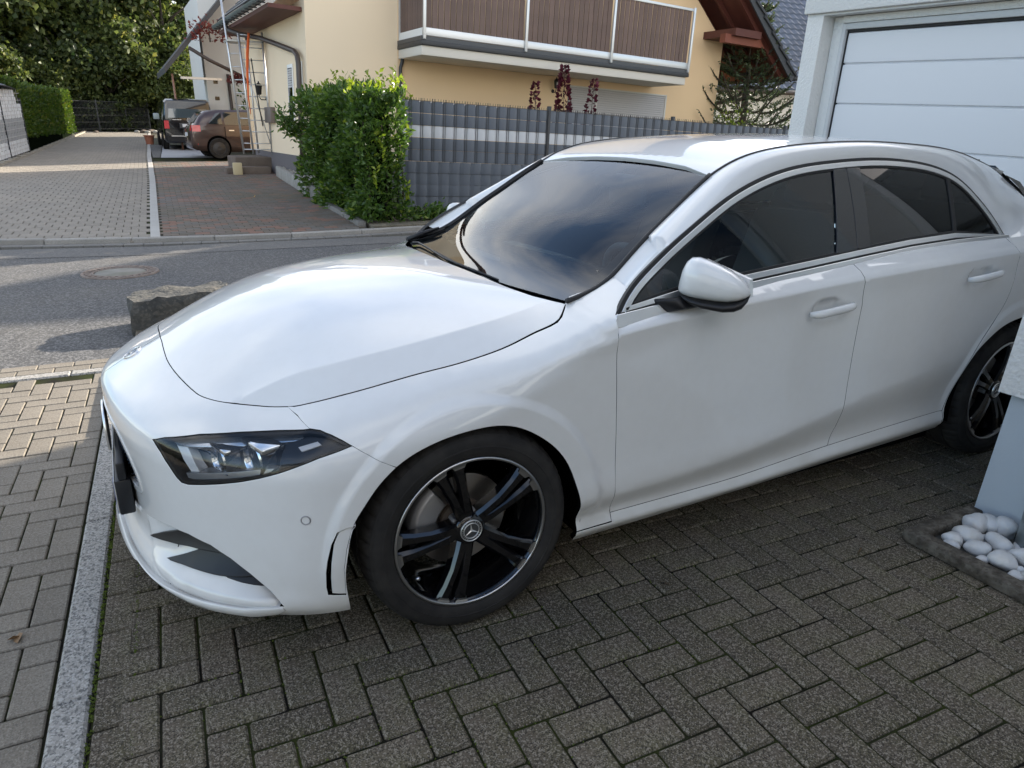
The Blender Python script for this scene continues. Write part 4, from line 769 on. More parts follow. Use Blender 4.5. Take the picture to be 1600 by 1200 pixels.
def pave(parent, me, cells, name, cap=300, z0=0., tilt=.006, hide=None):
    """cells: list of (a, b, turned); the largest-in-view become parts, the rest one stuff part"""
    V0, F0 = rawblock(me); rest = MB(); cand = []
    for a, b_, tn in cells:
        c = PO+ex*a+ey*b_; u, v, d = pix((c.x, c.y, 0)); vis = d > .2 and -80 < u < 1680 and 0 < v < 1290; 
        if hide and hide(c, u, v): vis = False
        cand.append((0 if vis else 1, d if d > 0 else 99, a, b_, tn, c))
    cand.sort(key=lambda t: (t[0], t[1])); n = 0
    for hid, d, a, b_, tn, c in cand:
        M = Matrix.Translation((c.x, c.y, gz(c.y)+z0+random.uniform(-.0016, .0012))) @ Matrix.Rotation(PA+(math.pi/2 if tn else 0)+random.uniform(-.008, .008), 4, 'Z') @ Matrix.Rotation(random.uniform(-tilt, tilt), 4, 'X') @ Matrix.Rotation(random.uniform(-tilt, tilt), 4, 'Y')
        if n < cap and not hid:
            o = bpy.data.objects.new('paver', me); COL.objects.link(o); o.matrix_world = M; o.parent = parent; n += 1
        elif d < 12: rest.add([tuple(M @ Vector(v)) for v in V0], F0)
    if rest.V: tag(rest.build(name, me.materials[0], parent), kind='stuff')
def herring(a0, a1, b0, b1):
    o = []
    for i in range(a0, a1):
        for j in range(b0, b1):
            t = (i+j) % 4
            if t == 0: o.append((i*.1+.1, j*.1+.05, False))
            elif t == 2: o.append((i*.1+.05, j*.1+.1, True))
    return o
drive = tag(mesh('driveway', [pw(-.86,-2.6,-.007), pw(7.0,-2.6,-.007), pw(7.0,3.50,-.007), pw(-.86,3.50,-.007)], [(0,1,2,3)], M_SAND), kind='structure')
cells = [c for c in herring(-8, 66, -22, 35) if c[1] < 3.44]
# keep the under-car and far pavers in the joined part
pave(drive, PVM, cells, 'far_pavers', 300, 0., hide=lambda c, u, v: (-.75 < c.x < 3.4 and -.72 < c.y < .9) or c.y > .9)
PVH = block(.0935,.0935,.045,.004); PVH.materials.append(M_PAV); PVHL = block(.0935,.0935,.045,.004); PVHL.materials.append(M_PAVL)
def halfblock(a, b_, z, me, par):
    o = bpy.data.objects.new('half_paver', me); COL.objects.link(o); o.parent = par; c = PO+ex*a+ey*b_; o.matrix_world = Matrix.Translation((c.x, c.y, z)) @ Matrix.Rotation(PA, 4, 'Z')
for j in range(-22, 34):
    if (-8+j) % 4 == 1: halfblock(-.75, j*.1+.05, 0, PVH, drive)
V0, F0 = rawblock(PVS); edge = []
for k in range(-9, 23):
    o = bpy.data.objects.new('edge_paver', PVS); COL.objects.link(o); o.parent = drive; c = PO+ex*(-.815)+ey*(k*.2+.02); o.matrix_world = Matrix.Translation((c.x, c.y, random.uniform(-.001,.001))) @ Matrix.Rotation(PA+math.pi/2+random.uniform(-.006,.006), 4, 'Z')
fore = tag(mesh('forecourt', [pw(-6,-2.4,-.045), pw(-.97,-2.4,-.045), pw(-.97,3.42,-.045), pw(-6,3.42,-.045)], [(0,1,2,3)], M_SAND), kind='structure')
pave(fore, PVL, [(c[0]+.028, c[1], c[2]) for c in herring(-42, -10, -18, 34) if c[2] or c[0] < -1.05], 'far_pavers', 200, -.036)
for j in range(-18, 34):
    if (-11+j) % 4 == 0: halfblock(-1.022, j*.1+.05, -.036, PVHL, fore)
kb = tag(empty('driveway_kerb'), kind='structure')
KM = block(.9965,.088,.12,.008); KM.materials.append(M_KERB)
for k in range(-2, 4):
    o = bpy.data.objects.new('kerb_stone', KM); COL.objects.link(o); o.parent = kb; c = PO+ex*(-.911)+ey*(k*1.0-.045); o.matrix_world = Matrix.Translation((c.x, c.y, .004+random.uniform(-.002,.002))) @ Matrix.Rotation(PA+math.pi/2, 4, 'Z')
# border towards the street: concrete edging and two rows of stretcher bricks
bdr = tag(empty('street_border'), kind='structure')
for k in range(-6, 8):
    o = bpy.data.objects.new('edging_stone', KM); COL.objects.link(o); o.parent = bdr; c = PO+ex*(k*1.0+.3)+ey*3.555; o.matrix_world = Matrix.Translation((c.x, c.y, -.031)) @ Matrix.Rotation(PA, 4, 'Z')
BRM = block(.196,.096,.05); BRM.materials.append(M_PAVL)
for row in range(2):
    for k in range(-24, 34):
        o = bpy.data.objects.new('border_brick', BRM); COL.objects.link(o); o.parent = bdr; c = PO+ex*(k*.2+row*.1)+ey*(3.655+row*.1); o.matrix_world = Matrix.Translation((c.x, c.y, -.034+random.uniform(-.001,.001))) @ Matrix.Rotation(PA+random.uniform(-.006,.006), 4, 'Z')
sheet('border_bed', [pw(-6,3.40)[:2], pw(8,3.40)[:2], pw(8,3.80)[:2], pw(-6,3.80)[:2]], M_SAND, -.043)
road = sheet('road', [pw(-60,3.79)[:2],pw(60,3.79)[:2],(60,7.2),(8,7.62),(2.97,7.40),(-.44,7.62),(-2.1,8.0),(-60,14)], M_ASPH, -.045, True)
sheet('road_patch', [(-6,7.55),(-2.1,7.28),(-.5,6.95),(3,6.78),(9,6.9),(9,7.58),(2.97,7.40),(-.44,7.62),(-2.1,8.0),(-6,8.45)], M_ASPH2, -.041, True)
M_GUT = mat('gutter_stone', (.20,.19,.175), .85, noise=(6, .5, (.12,.115,.105)), vor=[(190, .5, (.10,.095,.09))], bump=(180, .4, .003), rvar=.12)
gut = tag(empty('gutter_row'), kind='structure'); fk = tag(empty('far_kerb'), kind='structure')
line = smooth_poly([(-6,9.35),(-4,8.75),(-2.1,8.28),(-.42,7.90),(1.11,7.72),(2.34,7.72),(3.22,7.78),(5,7.9),(9,8.2),(14,8.5)], res=.02)
Lc = np.concatenate([[0], np.cumsum(np.hypot(*np.diff(line, axis=0).T))])
GM = block(.222,.14,.06,.006); GM.materials.append(M_GUT); KM2 = block(.992,.10,.16,.012); KM2.materials.append(mat('far_kerb_stone', (.33,.31,.28), .85, noise=(4, .5, (.22,.21,.19)), vor=[(150, .4, (.18,.17,.16))], bump=(150, .4, .003), rvar=.08))
for st, off, me, par, nm, zz in ((.227,-.075,GM,gut,'gutter_stone',-.030),(1.0,.06,KM2,fk,'kerb_stone',.030)):
    for s_ in np.arange(1.0, Lc[-1]-1, st):
        p = np.array([np.interp(s_, Lc, line[:, 0]), np.interp(s_, Lc, line[:, 1])]); q = np.array([np.interp(s_+.05, Lc, line[:, 0]), np.interp(s_+.05, Lc, line[:, 1])]); t = (q-p)/np.hypot(*(q-p)); n_ = np.array([-t[1], t[0]]); c = p+n_*off
        o = bpy.data.objects.new(nm, me); COL.objects.link(o); o.parent = par; o.matrix_world = Matrix.Translation((c[0], c[1], gz(c[1])+zz)) @ Matrix.Rotation(math.atan2(t[1], t[0]), 4, 'Z')
# far lane: grey block paving left of the light strip, red block paving right of it
M_FARP = mat('lane_paver', (.27,.235,.19), .88, noise=[(.35, .5, (.18,.168,.150), 4), (3, .3, (.25,.22,.185))], vor=[(90, .35, (.13,.12,.105))], bump=(120, .3, .003), rvar=.09)
M_REDP = mat('red_paver', (.150,.112,.090), .88, noise=[(2.4, .4, (.11,.098,.082))], vor=[(90, .35, (.07,.06,.05))], bump=(120, .3, .003), rvar=.16, cells=[(0,.24,(.25,.115,.080),.8),(.16,.45,(.125,.118,.11),.75),(.45,.6,(.10,.085,.07),.7)], vor2=(.45, .45, (.085,.085,.045)))
lane = sheet('lane', [(-4.2,9.1),(-2.1,8.45),(-.47,8.08),(-.40,8.10),(1.35,44),(-1.6,41.5),(-3.35,20),(-7,9.9)], M_SAND, -.008); redd = sheet('house_forecourt', [(-.36,8.06),(1.11,7.87),(2.25,7.9),(2.55,11.2),(2.95,18.4),(3.0,23),(.34,23),(.0,16)], M_SAND, -.008)
def strip_x(y): return np.interp(y, [8.1,16,24,44], [-.40,.00,.34,1.38])
def rows(parent, me, x0f, x1f, ya, yb, dx, dy, name, cap, stagger=.5, jit=.0):
    V0, F0 = rawblock(me); rest = MB(); n = 0; y = ya; r_ = 0
    while y < yb:
        x0, x1 = x0f(y), x1f(y); k0 = math.floor((x0-strip_x(y))/dx)
        for k in range(k0-1, int((x1-strip_x(y))/dx)+2):
            x = (k+(stagger if r_ % 2 else 0))*dx + strip_x(y)
            if x < x0-.02 or x > x1+.05: continue
            M = Matrix.Translation((x, y, gz(y)+random.uniform(-.002,.002))) @ Matrix.Rotation(-.045+random.uniform(-jit, jit), 4, 'Z') @ Matrix.Rotation(math.atan(SLP) if y > 8 else 0, 4, 'X')
            if n < cap and pix((x, y, gz(y)))[0] > -20:
                o = bpy.data.objects.new('paver', me); COL.objects.link(o); o.parent = parent; o.matrix_world = M; n += 1
            else: rest.add([tuple(M @ Vector(v)) for v in V0], F0)
        y += dy; r_ += 1
    tag(rest.build(name, me.materials[0], parent), kind='stuff')
FPM = block(.192,.235,.04,.006); FPM.materials.append(M_FARP); RPM = block(.196,.142,.04,.006); RPM.materials.append(M_REDP)
rows(lane, FPM, lambda y: np.interp(y, [8.0,8.15,8.4,8.8,9.3,20,25,41], [-.5,-1.0,-2.0,-3.7,-5.4,-3.3,-2.85,-1.65]), lambda y: strip_x(y)-.10, 8.06, 42, .2, .24, 'far_pavers', 150, .5)
rows(redd, RPM, lambda y: strip_x(y)+.05, lambda y: np.interp(y, [8,11.2,18.4,23], [2.42,2.60,3.0,3.1]), 8.02, 21.5, .2, .146, 'far_pavers', 200, .5, .02)
M_STRIP = mat('strip_stone', (.40,.385,.36), .85, noise=(3, .3, (.30,.285,.26)), rvar=.05, vor=[(120, .3, (.26,.25,.23))]); sp_ = tag(empty('dividing_strip'), kind='structure')
SMM = block(.12,.99,.08,.006); SMM.materials.append(M_STRIP)
for k in range(36):
    y = 8.62+k*1.0; o = bpy.data.objects.new('strip_stone', SMM); COL.objects.link(o); o.parent = sp_; o.matrix_world = Matrix.Translation((strip_x(y)+.005, y, gz(y)+.012)) @ Matrix.Rotation(-.048 if y < 24 else -.052, 4, 'Z') @ Matrix.Rotation(math.atan(SLP), 4, 'X')
ll = tag(empty('lane_edging'), kind='structure'); SML = block(.13,.99,.12,.006); SML.materials.append(mat('edging_concrete', (.30,.27,.22), .88, noise=(3, .5, (.20,.18,.14)), rvar=.08))
for k in range(26):
    y = 16.2+k*1.0; x = np.interp(y, [16,20,25,41], [-3.62,-3.30,-2.85,-1.72]); o = bpy.data.objects.new('edging_stone', SML); COL.objects.link(o); o.parent = ll; o.matrix_world = Matrix.Translation((x, y, gz(y)+.06)) @ Matrix.Rotation(-.085, 4, 'Z')
sheet('slab_bay', [(.62,22.9),(2.6,22.9),(3.6,30),(1.15,30)], mat('pale_slab', (.36,.36,.37), .85, noise=(3, .3, (.28,.28,.28))), .012); sheet('asphalt_bay', [(.40,22.9),(.60,22.9),(1.12,30),(.68,30)], M_ASPH, .014)
# manhole
mh = tag(empty('manhole', (-.85,5.9,-.040)), label='round manhole cover with a rusty ring in the asphalt road', cat='manhole')
M_RUST = mat('rusty_iron', (.16,.125,.105), .75, noise=(18, .7, (.26,.21,.175)), bump=(90, .5, .004)); M_CONC = mat('cover_concrete', (.24,.225,.20), .85, noise=[(6, .5, (.16,.15,.13)), (3, .5, (.13,.13,.08))], bump=(90, .4, .003))
MB().lathe([(0,.004),(.235,.004),(.24,0)], 48, 'z').build('cover', M_CONC, mh, True); MB().lathe([(.245,.002),(.25,.010),(.262,.010),(.267,.002),(.34,.002),(.345,.010),(.362,.010),(.368,-.004)], 56, 'z').build('frame_ring', M_RUST, mh, auto=30)
for k in range(28):
    a = 2*math.pi*k/28; Mx = Matrix.Rotation(a, 4, 'Z') @ Matrix.Translation((.305,0,0)); MB().box((-.022,-.024,.001), (.022,.012,.011), Mx).build('rib', M_RUST, mh)
# boulder on the near road edge
def rock(name, c, s, seed, m, parent=None, sub=4, rough=.16, planes=9, **k):
    b = bmesh.new(); bmesh.ops.create_icosphere(b, subdivisions=sub, radius=1); rg = np.random.default_rng(seed); N = rg.normal(size=(planes, 3)); N /= np.linalg.norm(N, axis=1)[:, None]; D = rg.uniform(.62, .92, planes); W = rg.normal(size=(5, 3))*3.2; Ph = rg.uniform(0, 6, 5)
    for v in b.verts:
        p = np.array(v.co)
        for n_, d_ in zip(N, D):
            e = p@n_-d_
            if e > 0: p = p-n_*e*.88
        p = p*(1+rough*.18*sum(math.sin(w@p*1.7+f) for w, f in zip(W, Ph))); v.co = Vector((p[0]*s[0], p[1]*s[1], p[2]*s[2]))
    me = bpy.data.meshes.new(name); b.to_mesh(me); b.free(); o = link(name, me, m, parent); me.polygons.foreach_set('use_smooth', [True]*len(me.polygons)); me.set_sharp_from_angle(angle=R(28)); o.location = c; return tag(o, **k)
M_ROCK = mat('grey_rock', (.060,.060,.056), .9, noise=[(3, .5, (.12,.105,.08), 6), (9, .6, (.028,.03,.03), 6)], bump=(14, .9, .03), vor=[(60, .25, (.18,.16,.13))])
bb = bmesh.new(); bmesh.ops.create_cube(bb, size=1); bmesh.ops.subdivide_edges(bb, edges=bb.edges, cuts=9, use_grid_fill=True); rgb = np.random.default_rng(3); Wb = rgb.normal(size=(7, 3))*[5,5,6]; Pb = rgb.uniform(0, 6.28, 7)
for v in bb.verts:
    p = np.array(v.co)*[.72,.44,.25]; cr_ = 1-.30*max(0, abs(v.co.x)*2-.72)-.22*max(0, v.co.z*2-.55)*(abs(v.co.y)*2); p = p*[cr_, cr_, 1]; dn = sum(math.sin(float(w@(p*1.9))+f) for w, f in zip(Wb, Pb)); d2 = sum(math.sin(float(w@(p*5.5))+f*2) for w, f in zip(Wb, Pb)); p = p*(1+.018*dn+.008*d2); p[2] += .095+.06*(p[0]+.1)-.05*max(0, -p[0]-.25)*2+.004*d2*(v.co.z > .3); v.co = Vector(p)
me = bpy.data.meshes.new('boulder'); bb.to_mesh(me); bb.free(); bo_ = link('boulder', me, M_ROCK, None, True); me.set_sharp_from_angle(angle=R(32)); bo_.location = (-.47,3.40,0); bo_.rotation_euler = (0,0,R(-4)); tag(bo_, 'rough grey boulder at the road edge beyond the car bonnet', 'boulder')
# ---------------------------------------------------------------- own house corner, planter, downpipe
TL = R(1.8)
M_STUC = mat('white_stucco', (.70,.695,.67), .92, noise=(2, .25, (.62,.61,.58)), bump=(55, .9, .010)); M_PLIN = mat('blue_grey_plinth', (.46,.51,.55), .8, noise=(4, .3, (.41,.45,.49)), bump=(70, .25, .003))
M_OWF = mat('window_frame_white', (.74,.74,.73), .4); M_OWP = mat('window_pane_dark', (.015,.018,.02), .05, coat=1)
oh = empty('own_house', (2.07,-1.19,0), label='white stucco house corner on a blue-grey plinth at the right edge', cat='house'); oh.rotation_euler = (0,R(8.0),R(-1.5))
MB().box((0,-5.5,-.3), (8,0,.52)).build('plinth', M_PLIN, oh); MB().box((-.035,-5.5,.52), (8,.035,2.9)).build('wall', M_STUC, oh); MB().box((-.5,-5.9,2.9), (8.5,.4,3.1)).build('roof', mat('dark_tiles', (.05,.05,.055), .7), oh)
for a, b_ in (((-.06,-1.35,1.05),(-.03,-.30,2.25)),((.55,.03,1.0),(1.75,.06,2.3)),((2.3,.03,1.0),(3.3,.06,2.3))):  # unseen windows, added to give the car glass something to reflect
    w_ = MB().box(a, b_).build('window', M_OWF, oh, bevel=.006); mid = [(p+q)/2 for p, q in zip(a, b_)]; ax = 0 if b_[0]-a[0] < .1 else 1; lo = list(a); hi = list(b_)
    for k in range(3):
        if k != ax: lo[k] += .08; hi[k] -= .08
    if ax == 0: lo[0] -= .004; hi[0] = lo[0]+.003
    else: hi[1] += .004; lo[1] = hi[1]-.003
    MB().box(lo, hi).build('pane', M_OWP, w_)
oh.rotation_euler = (0,R(6.5),0)
M_WOOD = mat('weathered_timber', (.135,.120,.098), .9, spec=.2, noise=[(5, .8, (.19,.17,.14), 6), (22, .8, (.035,.028,.022), 6)], vor=[(90, .5, (.05,.04,.03))], bump=(60, 1.0, .010))
plt = empty('planter_edging', (1.68,-1.2,0), label='weathered timber edging around the white pebble bed', cat='planter')
MB().box((.0,-.03,0), (.395,.03,.045)).build('timber', M_WOOD, plt, bevel=.012); b = MB(); b.box((-.04,-1.2,0), (.03,.031,.047)); b.build('timber', M_WOOD, plt, bevel=.014).rotation_euler = (0,0,R(-1))
sheet('pebble_bed', [(1.66,-2.4),(2.1,-2.4),(2.1,-1.2),(1.68,-1.2)], mat('bed_soil', (.08,.075,.065), .95), .012)
M_PEB = mat('white_pebble', (.58,.59,.60), .65, noise=[(9, .7, (.42,.45,.49), 7), (22, .6, (.70,.69,.66), 6), (14, .35, (.36,.30,.22), 7)], bump=(28, .6, .010), coords='Object', rvar=.07)
rg = random.Random(4); spots = []
for (x, y, r_) in [(1.775,-1.285,.042),(1.85,-1.30,.050),(1.945,-1.265,.062),(1.79,-1.365,.050),(1.885,-1.385,.055),(2.015,-1.34,.062),(1.785,-1.46,.055),(1.88,-1.49,.060),(1.775,-1.56,.050),(1.99,-1.29,.055),(1.84,-1.60,.062),(1.93,-1.60,.058),(1.78,-1.66,.055),(1.86,-1.71,.06),(1.96,-1.71,.06),(1.79,-1.78,.05),(1.90,-1.82,.06),(2.03,-1.52,.05),(1.755,-1.72,.036),(1.74,-1.30,.030),(1.745,-1.41,.030),(1.75,-1.52,.028),(1.83,-1.435,.03),(1.835,-1.53,.03),(1.99,-1.42,.03),(1.94,-1.49,.03)]:
    spots.append((x, y, r_))
peb = []
spots = [(x, y, r_*.86) for x, y, r_ in spots]+[(1.82,-1.33,.024),(1.90,-1.33,.022),(1.935,-1.43,.024),(1.80,-1.51,.022),(1.86,-1.55,.024),(1.97,-1.55,.026)]
for i, (x, y, r_) in enumerate(spots):
    b = bmesh.new(); bmesh.ops.create_icosphere(b, subdivisions=3, radius=1); g_ = np.random.default_rng(100+i); W = g_.normal(size=(4, 3))*2.0
    for v in b.verts: k = 1+.07*sum(math.sin(float(w@np.array(v.co))+i) for w in W); v.co = Vector((v.co.x*r_*(1.0+.22*math.sin(i*2.1))*k, v.co.y*r_*(.84+.12*math.sin(i*1.3))*k, v.co.z*r_*.70*k*(1+.15*v.co.x*math.sin(i))))
    me = bpy.data.meshes.new('pebble'); b.to_mesh(me); b.free(); o = link('pebble', me, M_PEB, None, True); o.location = (x, y, .008+r_*.55); o.rotation_euler = (rg.uniform(-.3,.3), rg.uniform(-.3,.3), rg.uniform(0,6.28)); peb.append((math.hypot(x-1.70, y+1.20), o))
ORD = ['nearest','second nearest','third nearest','fourth nearest','fifth nearest','sixth nearest','seventh nearest','eighth nearest','ninth nearest','tenth nearest','eleventh nearest','twelfth nearest','thirteenth nearest','fourteenth nearest','fifteenth nearest','sixteenth nearest','seventeenth nearest','eighteenth nearest','nineteenth nearest','twentieth nearest','twenty-first nearest','twenty-second nearest','twenty-third nearest','twenty-fourth nearest','twenty-fifth nearest','twenty-sixth nearest','twenty-seventh nearest','twenty-eighth nearest','twenty-ninth nearest','thirtieth nearest','thirty-first nearest','thirty-second nearest']
for w_, (d_, o) in zip(ORD, sorted(peb, key=lambda t: t[0])): tag(o, 'white rounded pebble in the timber-edged bed, %s to the timber corner' % w_, 'pebble', 'white pebbles in the planter bed')
o = MB().tube([(1.985,-1.46,.0),(1.985,-1.46,.16),(1.986,-1.46,.17)], [.062,.062,.055], 32).tube([(1.986,-1.46,.16),(2.10,-1.46,2.9)], .052, 32).build('downpipe', mat('zinc', (.33,.38,.40), .4, .6, noise=(5, .3, (.28,.32,.34))), None, True); tag(o, 'zinc downpipe standing in the white pebbles', 'downpipe')
# ---------------------------------------------------------------- garage behind the car
ga = empty('garage', (6.5,3.95,0), label='white garage with a wide white sectional door behind the car', cat='garage'); ga.rotation_euler = (R(2.2),0,0)
M_GST = mat('garage_stucco', (.74,.735,.71), .9, noise=(1.5, .2, (.68,.67,.64)), bump=(40, .8, .012)); M_DOOR = mat('garage_door_white', (.72,.73,.75), .5, bump=(90, .10, .002))
b = MB(); b.box((0,-.22,-.3), (.35,.0,4.1)); b.box((.35,-.22,-.3), (6.5,0,4.1)); b.box((0,-5.2,2.72), (.35,-.22,4.1)); b.box((0,-5.2,-.3), (.35,-4.6,2.72)); b.box((.35,-5.2,3.9), (6.5,-.22,4.1)); b.box((6.3,-5.2,-.3), (6.5,-.22,3.9)); b.build('wall', M_GST, ga)
b = MB(); b.box((-.05,-5.25,2.74), (-.002,.03,4.12)); b.build('fascia', M_GST, ga, bevel=.02)
b = MB(); b.box((.18,-.36,-.2), (.33,-.225,2.715)); b.build('jamb', M_GST, ga, bevel=.01); b = MB(); b.box((.15,-4.6,2.645), (.33,-.36,2.715)); b.build('head', M_GST, ga, bevel=.01)
fr = MB(); fr.box((.16,-.41,-.2), (.30,-.362,2.64)); fr.box((.16,-4.6,2.58), (.30,-.41,2.64)); fr.build('door_frame', mat('frame_grey', (.55,.56,.56), .5), ga, bevel=.004)
seal = MB(); seal.box((.20,-.425,-.2), (.29,-.412,2.575)); seal.box((.20,-4.6,2.556), (.29,-.425,2.575)); seal.build('door_seal', M_RUBBER, ga)
MB().box((.236,-4.6,-.1), (.26,-.43,2.55)).build('door_backing', M_DOOR, ga)
for k, (z0, z1) in enumerate(((2.232,2.552),(1.812,2.228),(1.376,1.808),(.936,1.372),(.496,.932),(.0,.492))):
    V = []; F = []; prof = [(.235,z0),(.212,z0+.012),(.210,z0+.05),(.210,z1-.05),(.212,z1-.010),(.235,z1)]
    for x, z in prof: V += [(x,-4.6,z),(x,-.427,z)]
    F = [(2*i, 2*i+1, 2*i+3, 2*i+2) for i in range(5)]; MB().add(V, F).build('door_panel', M_DOOR, ga, auto=25)
# ---------------------------------------------------------------- facing house (local frame: x along the front, y into the depth, z up)
hr = Matrix(((.9988,-.0349,.0349,3.08),(.0349,.9994,0,13.92),(-.0349,.0012,.9994,.17),(0,0,0,1)))
hs_ = empty('cream_house', label='cream rendered house with a brown board balcony across the street', cat='house'); hs_.matrix_world = hr
M_CREAM = mat('cream_render', (.80,.585,.355), .92, noise=(.8, .25, (.75,.545,.33)), bump=(60, .35, .006)); M_CREAM_LIT = mat('cream_render_lit', (.83,.68,.49), .92, noise=(.8, .25, (.78,.64,.455)), bump=(60, .35, .006)); M_GPL = mat('grey_plinth', (.13,.12,.125), .9, bump=(50, .4, .006))
M_WHITE = mat('white_coating', (.78,.78,.76), .5); M_ALU = mat('rail_aluminium', (.66,.67,.67), .35, .5); M_BRD = mat('brown_board', (.150,.100,.082), .75, noise=(4, .5, (.115,.078,.065), 5), rvar=.12, bump=(70, .3, .003)); M_REDW = mat('red_brown_wood', (.105,.030,.020), .6, noise=(5, .4, (.075,.022,.016))); M_TILE = mat('anthracite_tile', (.045,.047,.052), .6, rvar=.15); M_BPIPE = mat('brown_pipe', (.055,.040,.033), .45); M_DK = mat('dark_trim', (.035,.037,.04), .5)
W_ = 12.0; ev = 4.14
b = MB(); b.add([(0,0,.62),(0,0,3.75),(2.2,0,5.75),(6,0,9.2),(W_,0,ev),(W_,0,.62),(0,6.3,.62),(0,6.3,3.75),(6,6.3,9.2),(W_,6.3,ev),(W_,6.3,.62)], [(0,1,2,3,4,5),(5,4,9,10),(10,9,8,7,6),(0,6,7,1)]); b.build('wall', M_CREAM, hs_)
# same render; balcony shade put into colour, pier and side wall coloured brighter
MB().add([(-.004,-.004,.62),(2.04,-.004,.62),(2.04,-.004,5.6),(-.004,-.004,3.75)], [(0,1,2,3)]).build('pier_lit', M_CREAM_LIT, hs_); MB().add([(-.004,-.004,.62),(-.004,-.004,3.75),(-.004,5.6,3.75),(-.004,5.6,.62)], [(0,1,2,3)]).build('side_lit', M_CREAM_LIT, hs_)
MB().box((-.015,-.015,-.4), (W_+.015,5.6,.625)).build('plinth', M_GPL, hs_)
bal = MB().box((2.06,-1.30,2.80), (9.5,-.002,2.985)).build('balcony_slab', mat('slab_white', (.66,.62,.55), .85), hs_, bevel=.01)
b = MB(); b.box((2.03,-1.36,2.99), (9.56,-.002,3.08)); b.build('slab_edge', M_DK, bal, bevel=.012); b = MB(); b.box((2.035,-1.335,3.083), (9.555,-.003,3.165)); b.build('slab_flashing', mat('flashing', (.06,.063,.067), .45), bal)
posts = (2.09,4.56,6.98,9.5); railing = MB(); railing.box((2.09,-1.335,3.175), (9.5,-1.30,3.325)); railing.box((2.09,-1.345,4.52), (9.5,-1.28,4.58)); ro_ = railing.build('railing_frame', M_ALU, hs_, bevel=.006)
MB().box((2.075,-1.28,3.175), (2.11,-.02,3.32)).build('side_rail', M_WHITE, ro_); MB().box((9.47,-1.28,3.175), (9.505,-.02,3.32)).build('side_rail', M_WHITE, ro_)
for p in posts: MB().box((p-.03,-1.385,3.10), (p+.03,-1.335,4.60)).build('railing_post', M_ALU, ro_, bevel=.006)
MB().box((2.06,-.06,3.1), (2.10,-.005,4.6)).build('railing_post', M_ALU, ro_)
BME = block(.121,1.19,.022,.003); BME.materials.append(M_BRD)
for a, b2 in zip(posts[:-1], posts[1:]):
    n_ = 17; st = (b2-a-.09)/n_
    for k in range(n_):
        o = bpy.data.objects.new('board', BME); COL.objects.link(o); o.parent = hs_; o.matrix_local = Matrix.Translation((a+.045+st*(k+.5), -1.318+random.uniform(-.002,.002), 3.925)) @ Matrix.Rotation(R(90)+random.uniform(-.003,.003), 4, 'X') @ Matrix.Rotation(random.uniform(-.004,.004), 4, 'Z')
for k in range(9):
    o = bpy.data.objects.new('board', BME); COL.objects.link(o); o.parent = hs_; o.matrix_local = Matrix.Translation((2.085, -1.22+k*.136, 3.925)) @ Matrix.Rotation(R(-90), 4, 'Z') @ Matrix.Rotation(R(90), 4, 'X')
MB().tube([(2.13,-.10,2.99),(2.13,-.10,2.85),(2.12,-.06,2.72),(2.09,-.055,2.62),(2.09,-.055,2.45),(2.10,-.055,.4)], .038, 10).build('balcony_downpipe', M_DK, hs_, True)
# shutter door
sh = MB().box((6.72,-.012,.4), (10.04,-.004,2.60)).build('patio_door', mat('shutter_back', (.3,.3,.3), .6), hs_)
M_SHUT = mat('shutter_slat', (.50,.48,.47), .5)
SLM = block(.84,.050,.012,.004); SLM.materials.append(M_SHUT); SLM2 = block(2.36,.050,.012,.004); SLM2.materials.append(M_SHUT)
for k in range(22):
    z = 2.565-k*.054
    for me, xc in ((SLM, 7.17), (SLM2, 8.83)): o = bpy.data.objects.new('slat', me); COL.objects.link(o); o.parent = sh; o.matrix_local = Matrix.Translation((xc,-.030,z)) @ Matrix.Rotation(R(72), 4, 'X')
b = MB(); b.box((7.59,-.05,.4), (7.65,-.012,2.60)); b.box((10.01,-.05,.4), (10.06,-.012,2.62)); b.box((6.70,-.05,2.595), (10.06,-.012,2.63)); b.build('shutter_guide', mat('guide_white', (.62,.60,.56), .5), sh)
def lantern(name, T, parent):
    o = MB().tube([(0,0,-.10),(0,-.03,-.13),(0,-.11,-.13),(0,-.145,-.08),(0,-.145,-.03)], .010, 8).lathe([(0,-.004),(.038,-.004),(.045,.012),(.0,.012)], 16, 'y', (0,-.012,-.10)).xf(T).build(name, M_BLACKP, parent, True)
    MB().lathe([(.020,-.045),(.050,-.03),(.066,.12),(.078,.125),(.05,.165),(.018,.185),(.010,.215),(0,.225)], 6, 'z', (0,-.145,0)).xf(T).build('lamp_cage', M_BLACKP, o); MB().lathe([(.045,-.02),(.060,.11)], 6, 'z', (0,-.150,0)).xf(T).build('lamp_glass', mat('lamp_glass', (.35,.35,.32), .3) if 'lamp_glass' not in bpy.data.materials else bpy.data.materials['lamp_glass'], o); return o
lantern('wall_lantern', Matrix.Translation((6.25,0,2.55)), hs_); lantern('wall_lantern', Matrix.Translation((0,3.9,2.05)) @ Matrix.Rotation(R(-90), 4, 'Z') @ Matrix.Scale(1.25, 4), hs_)
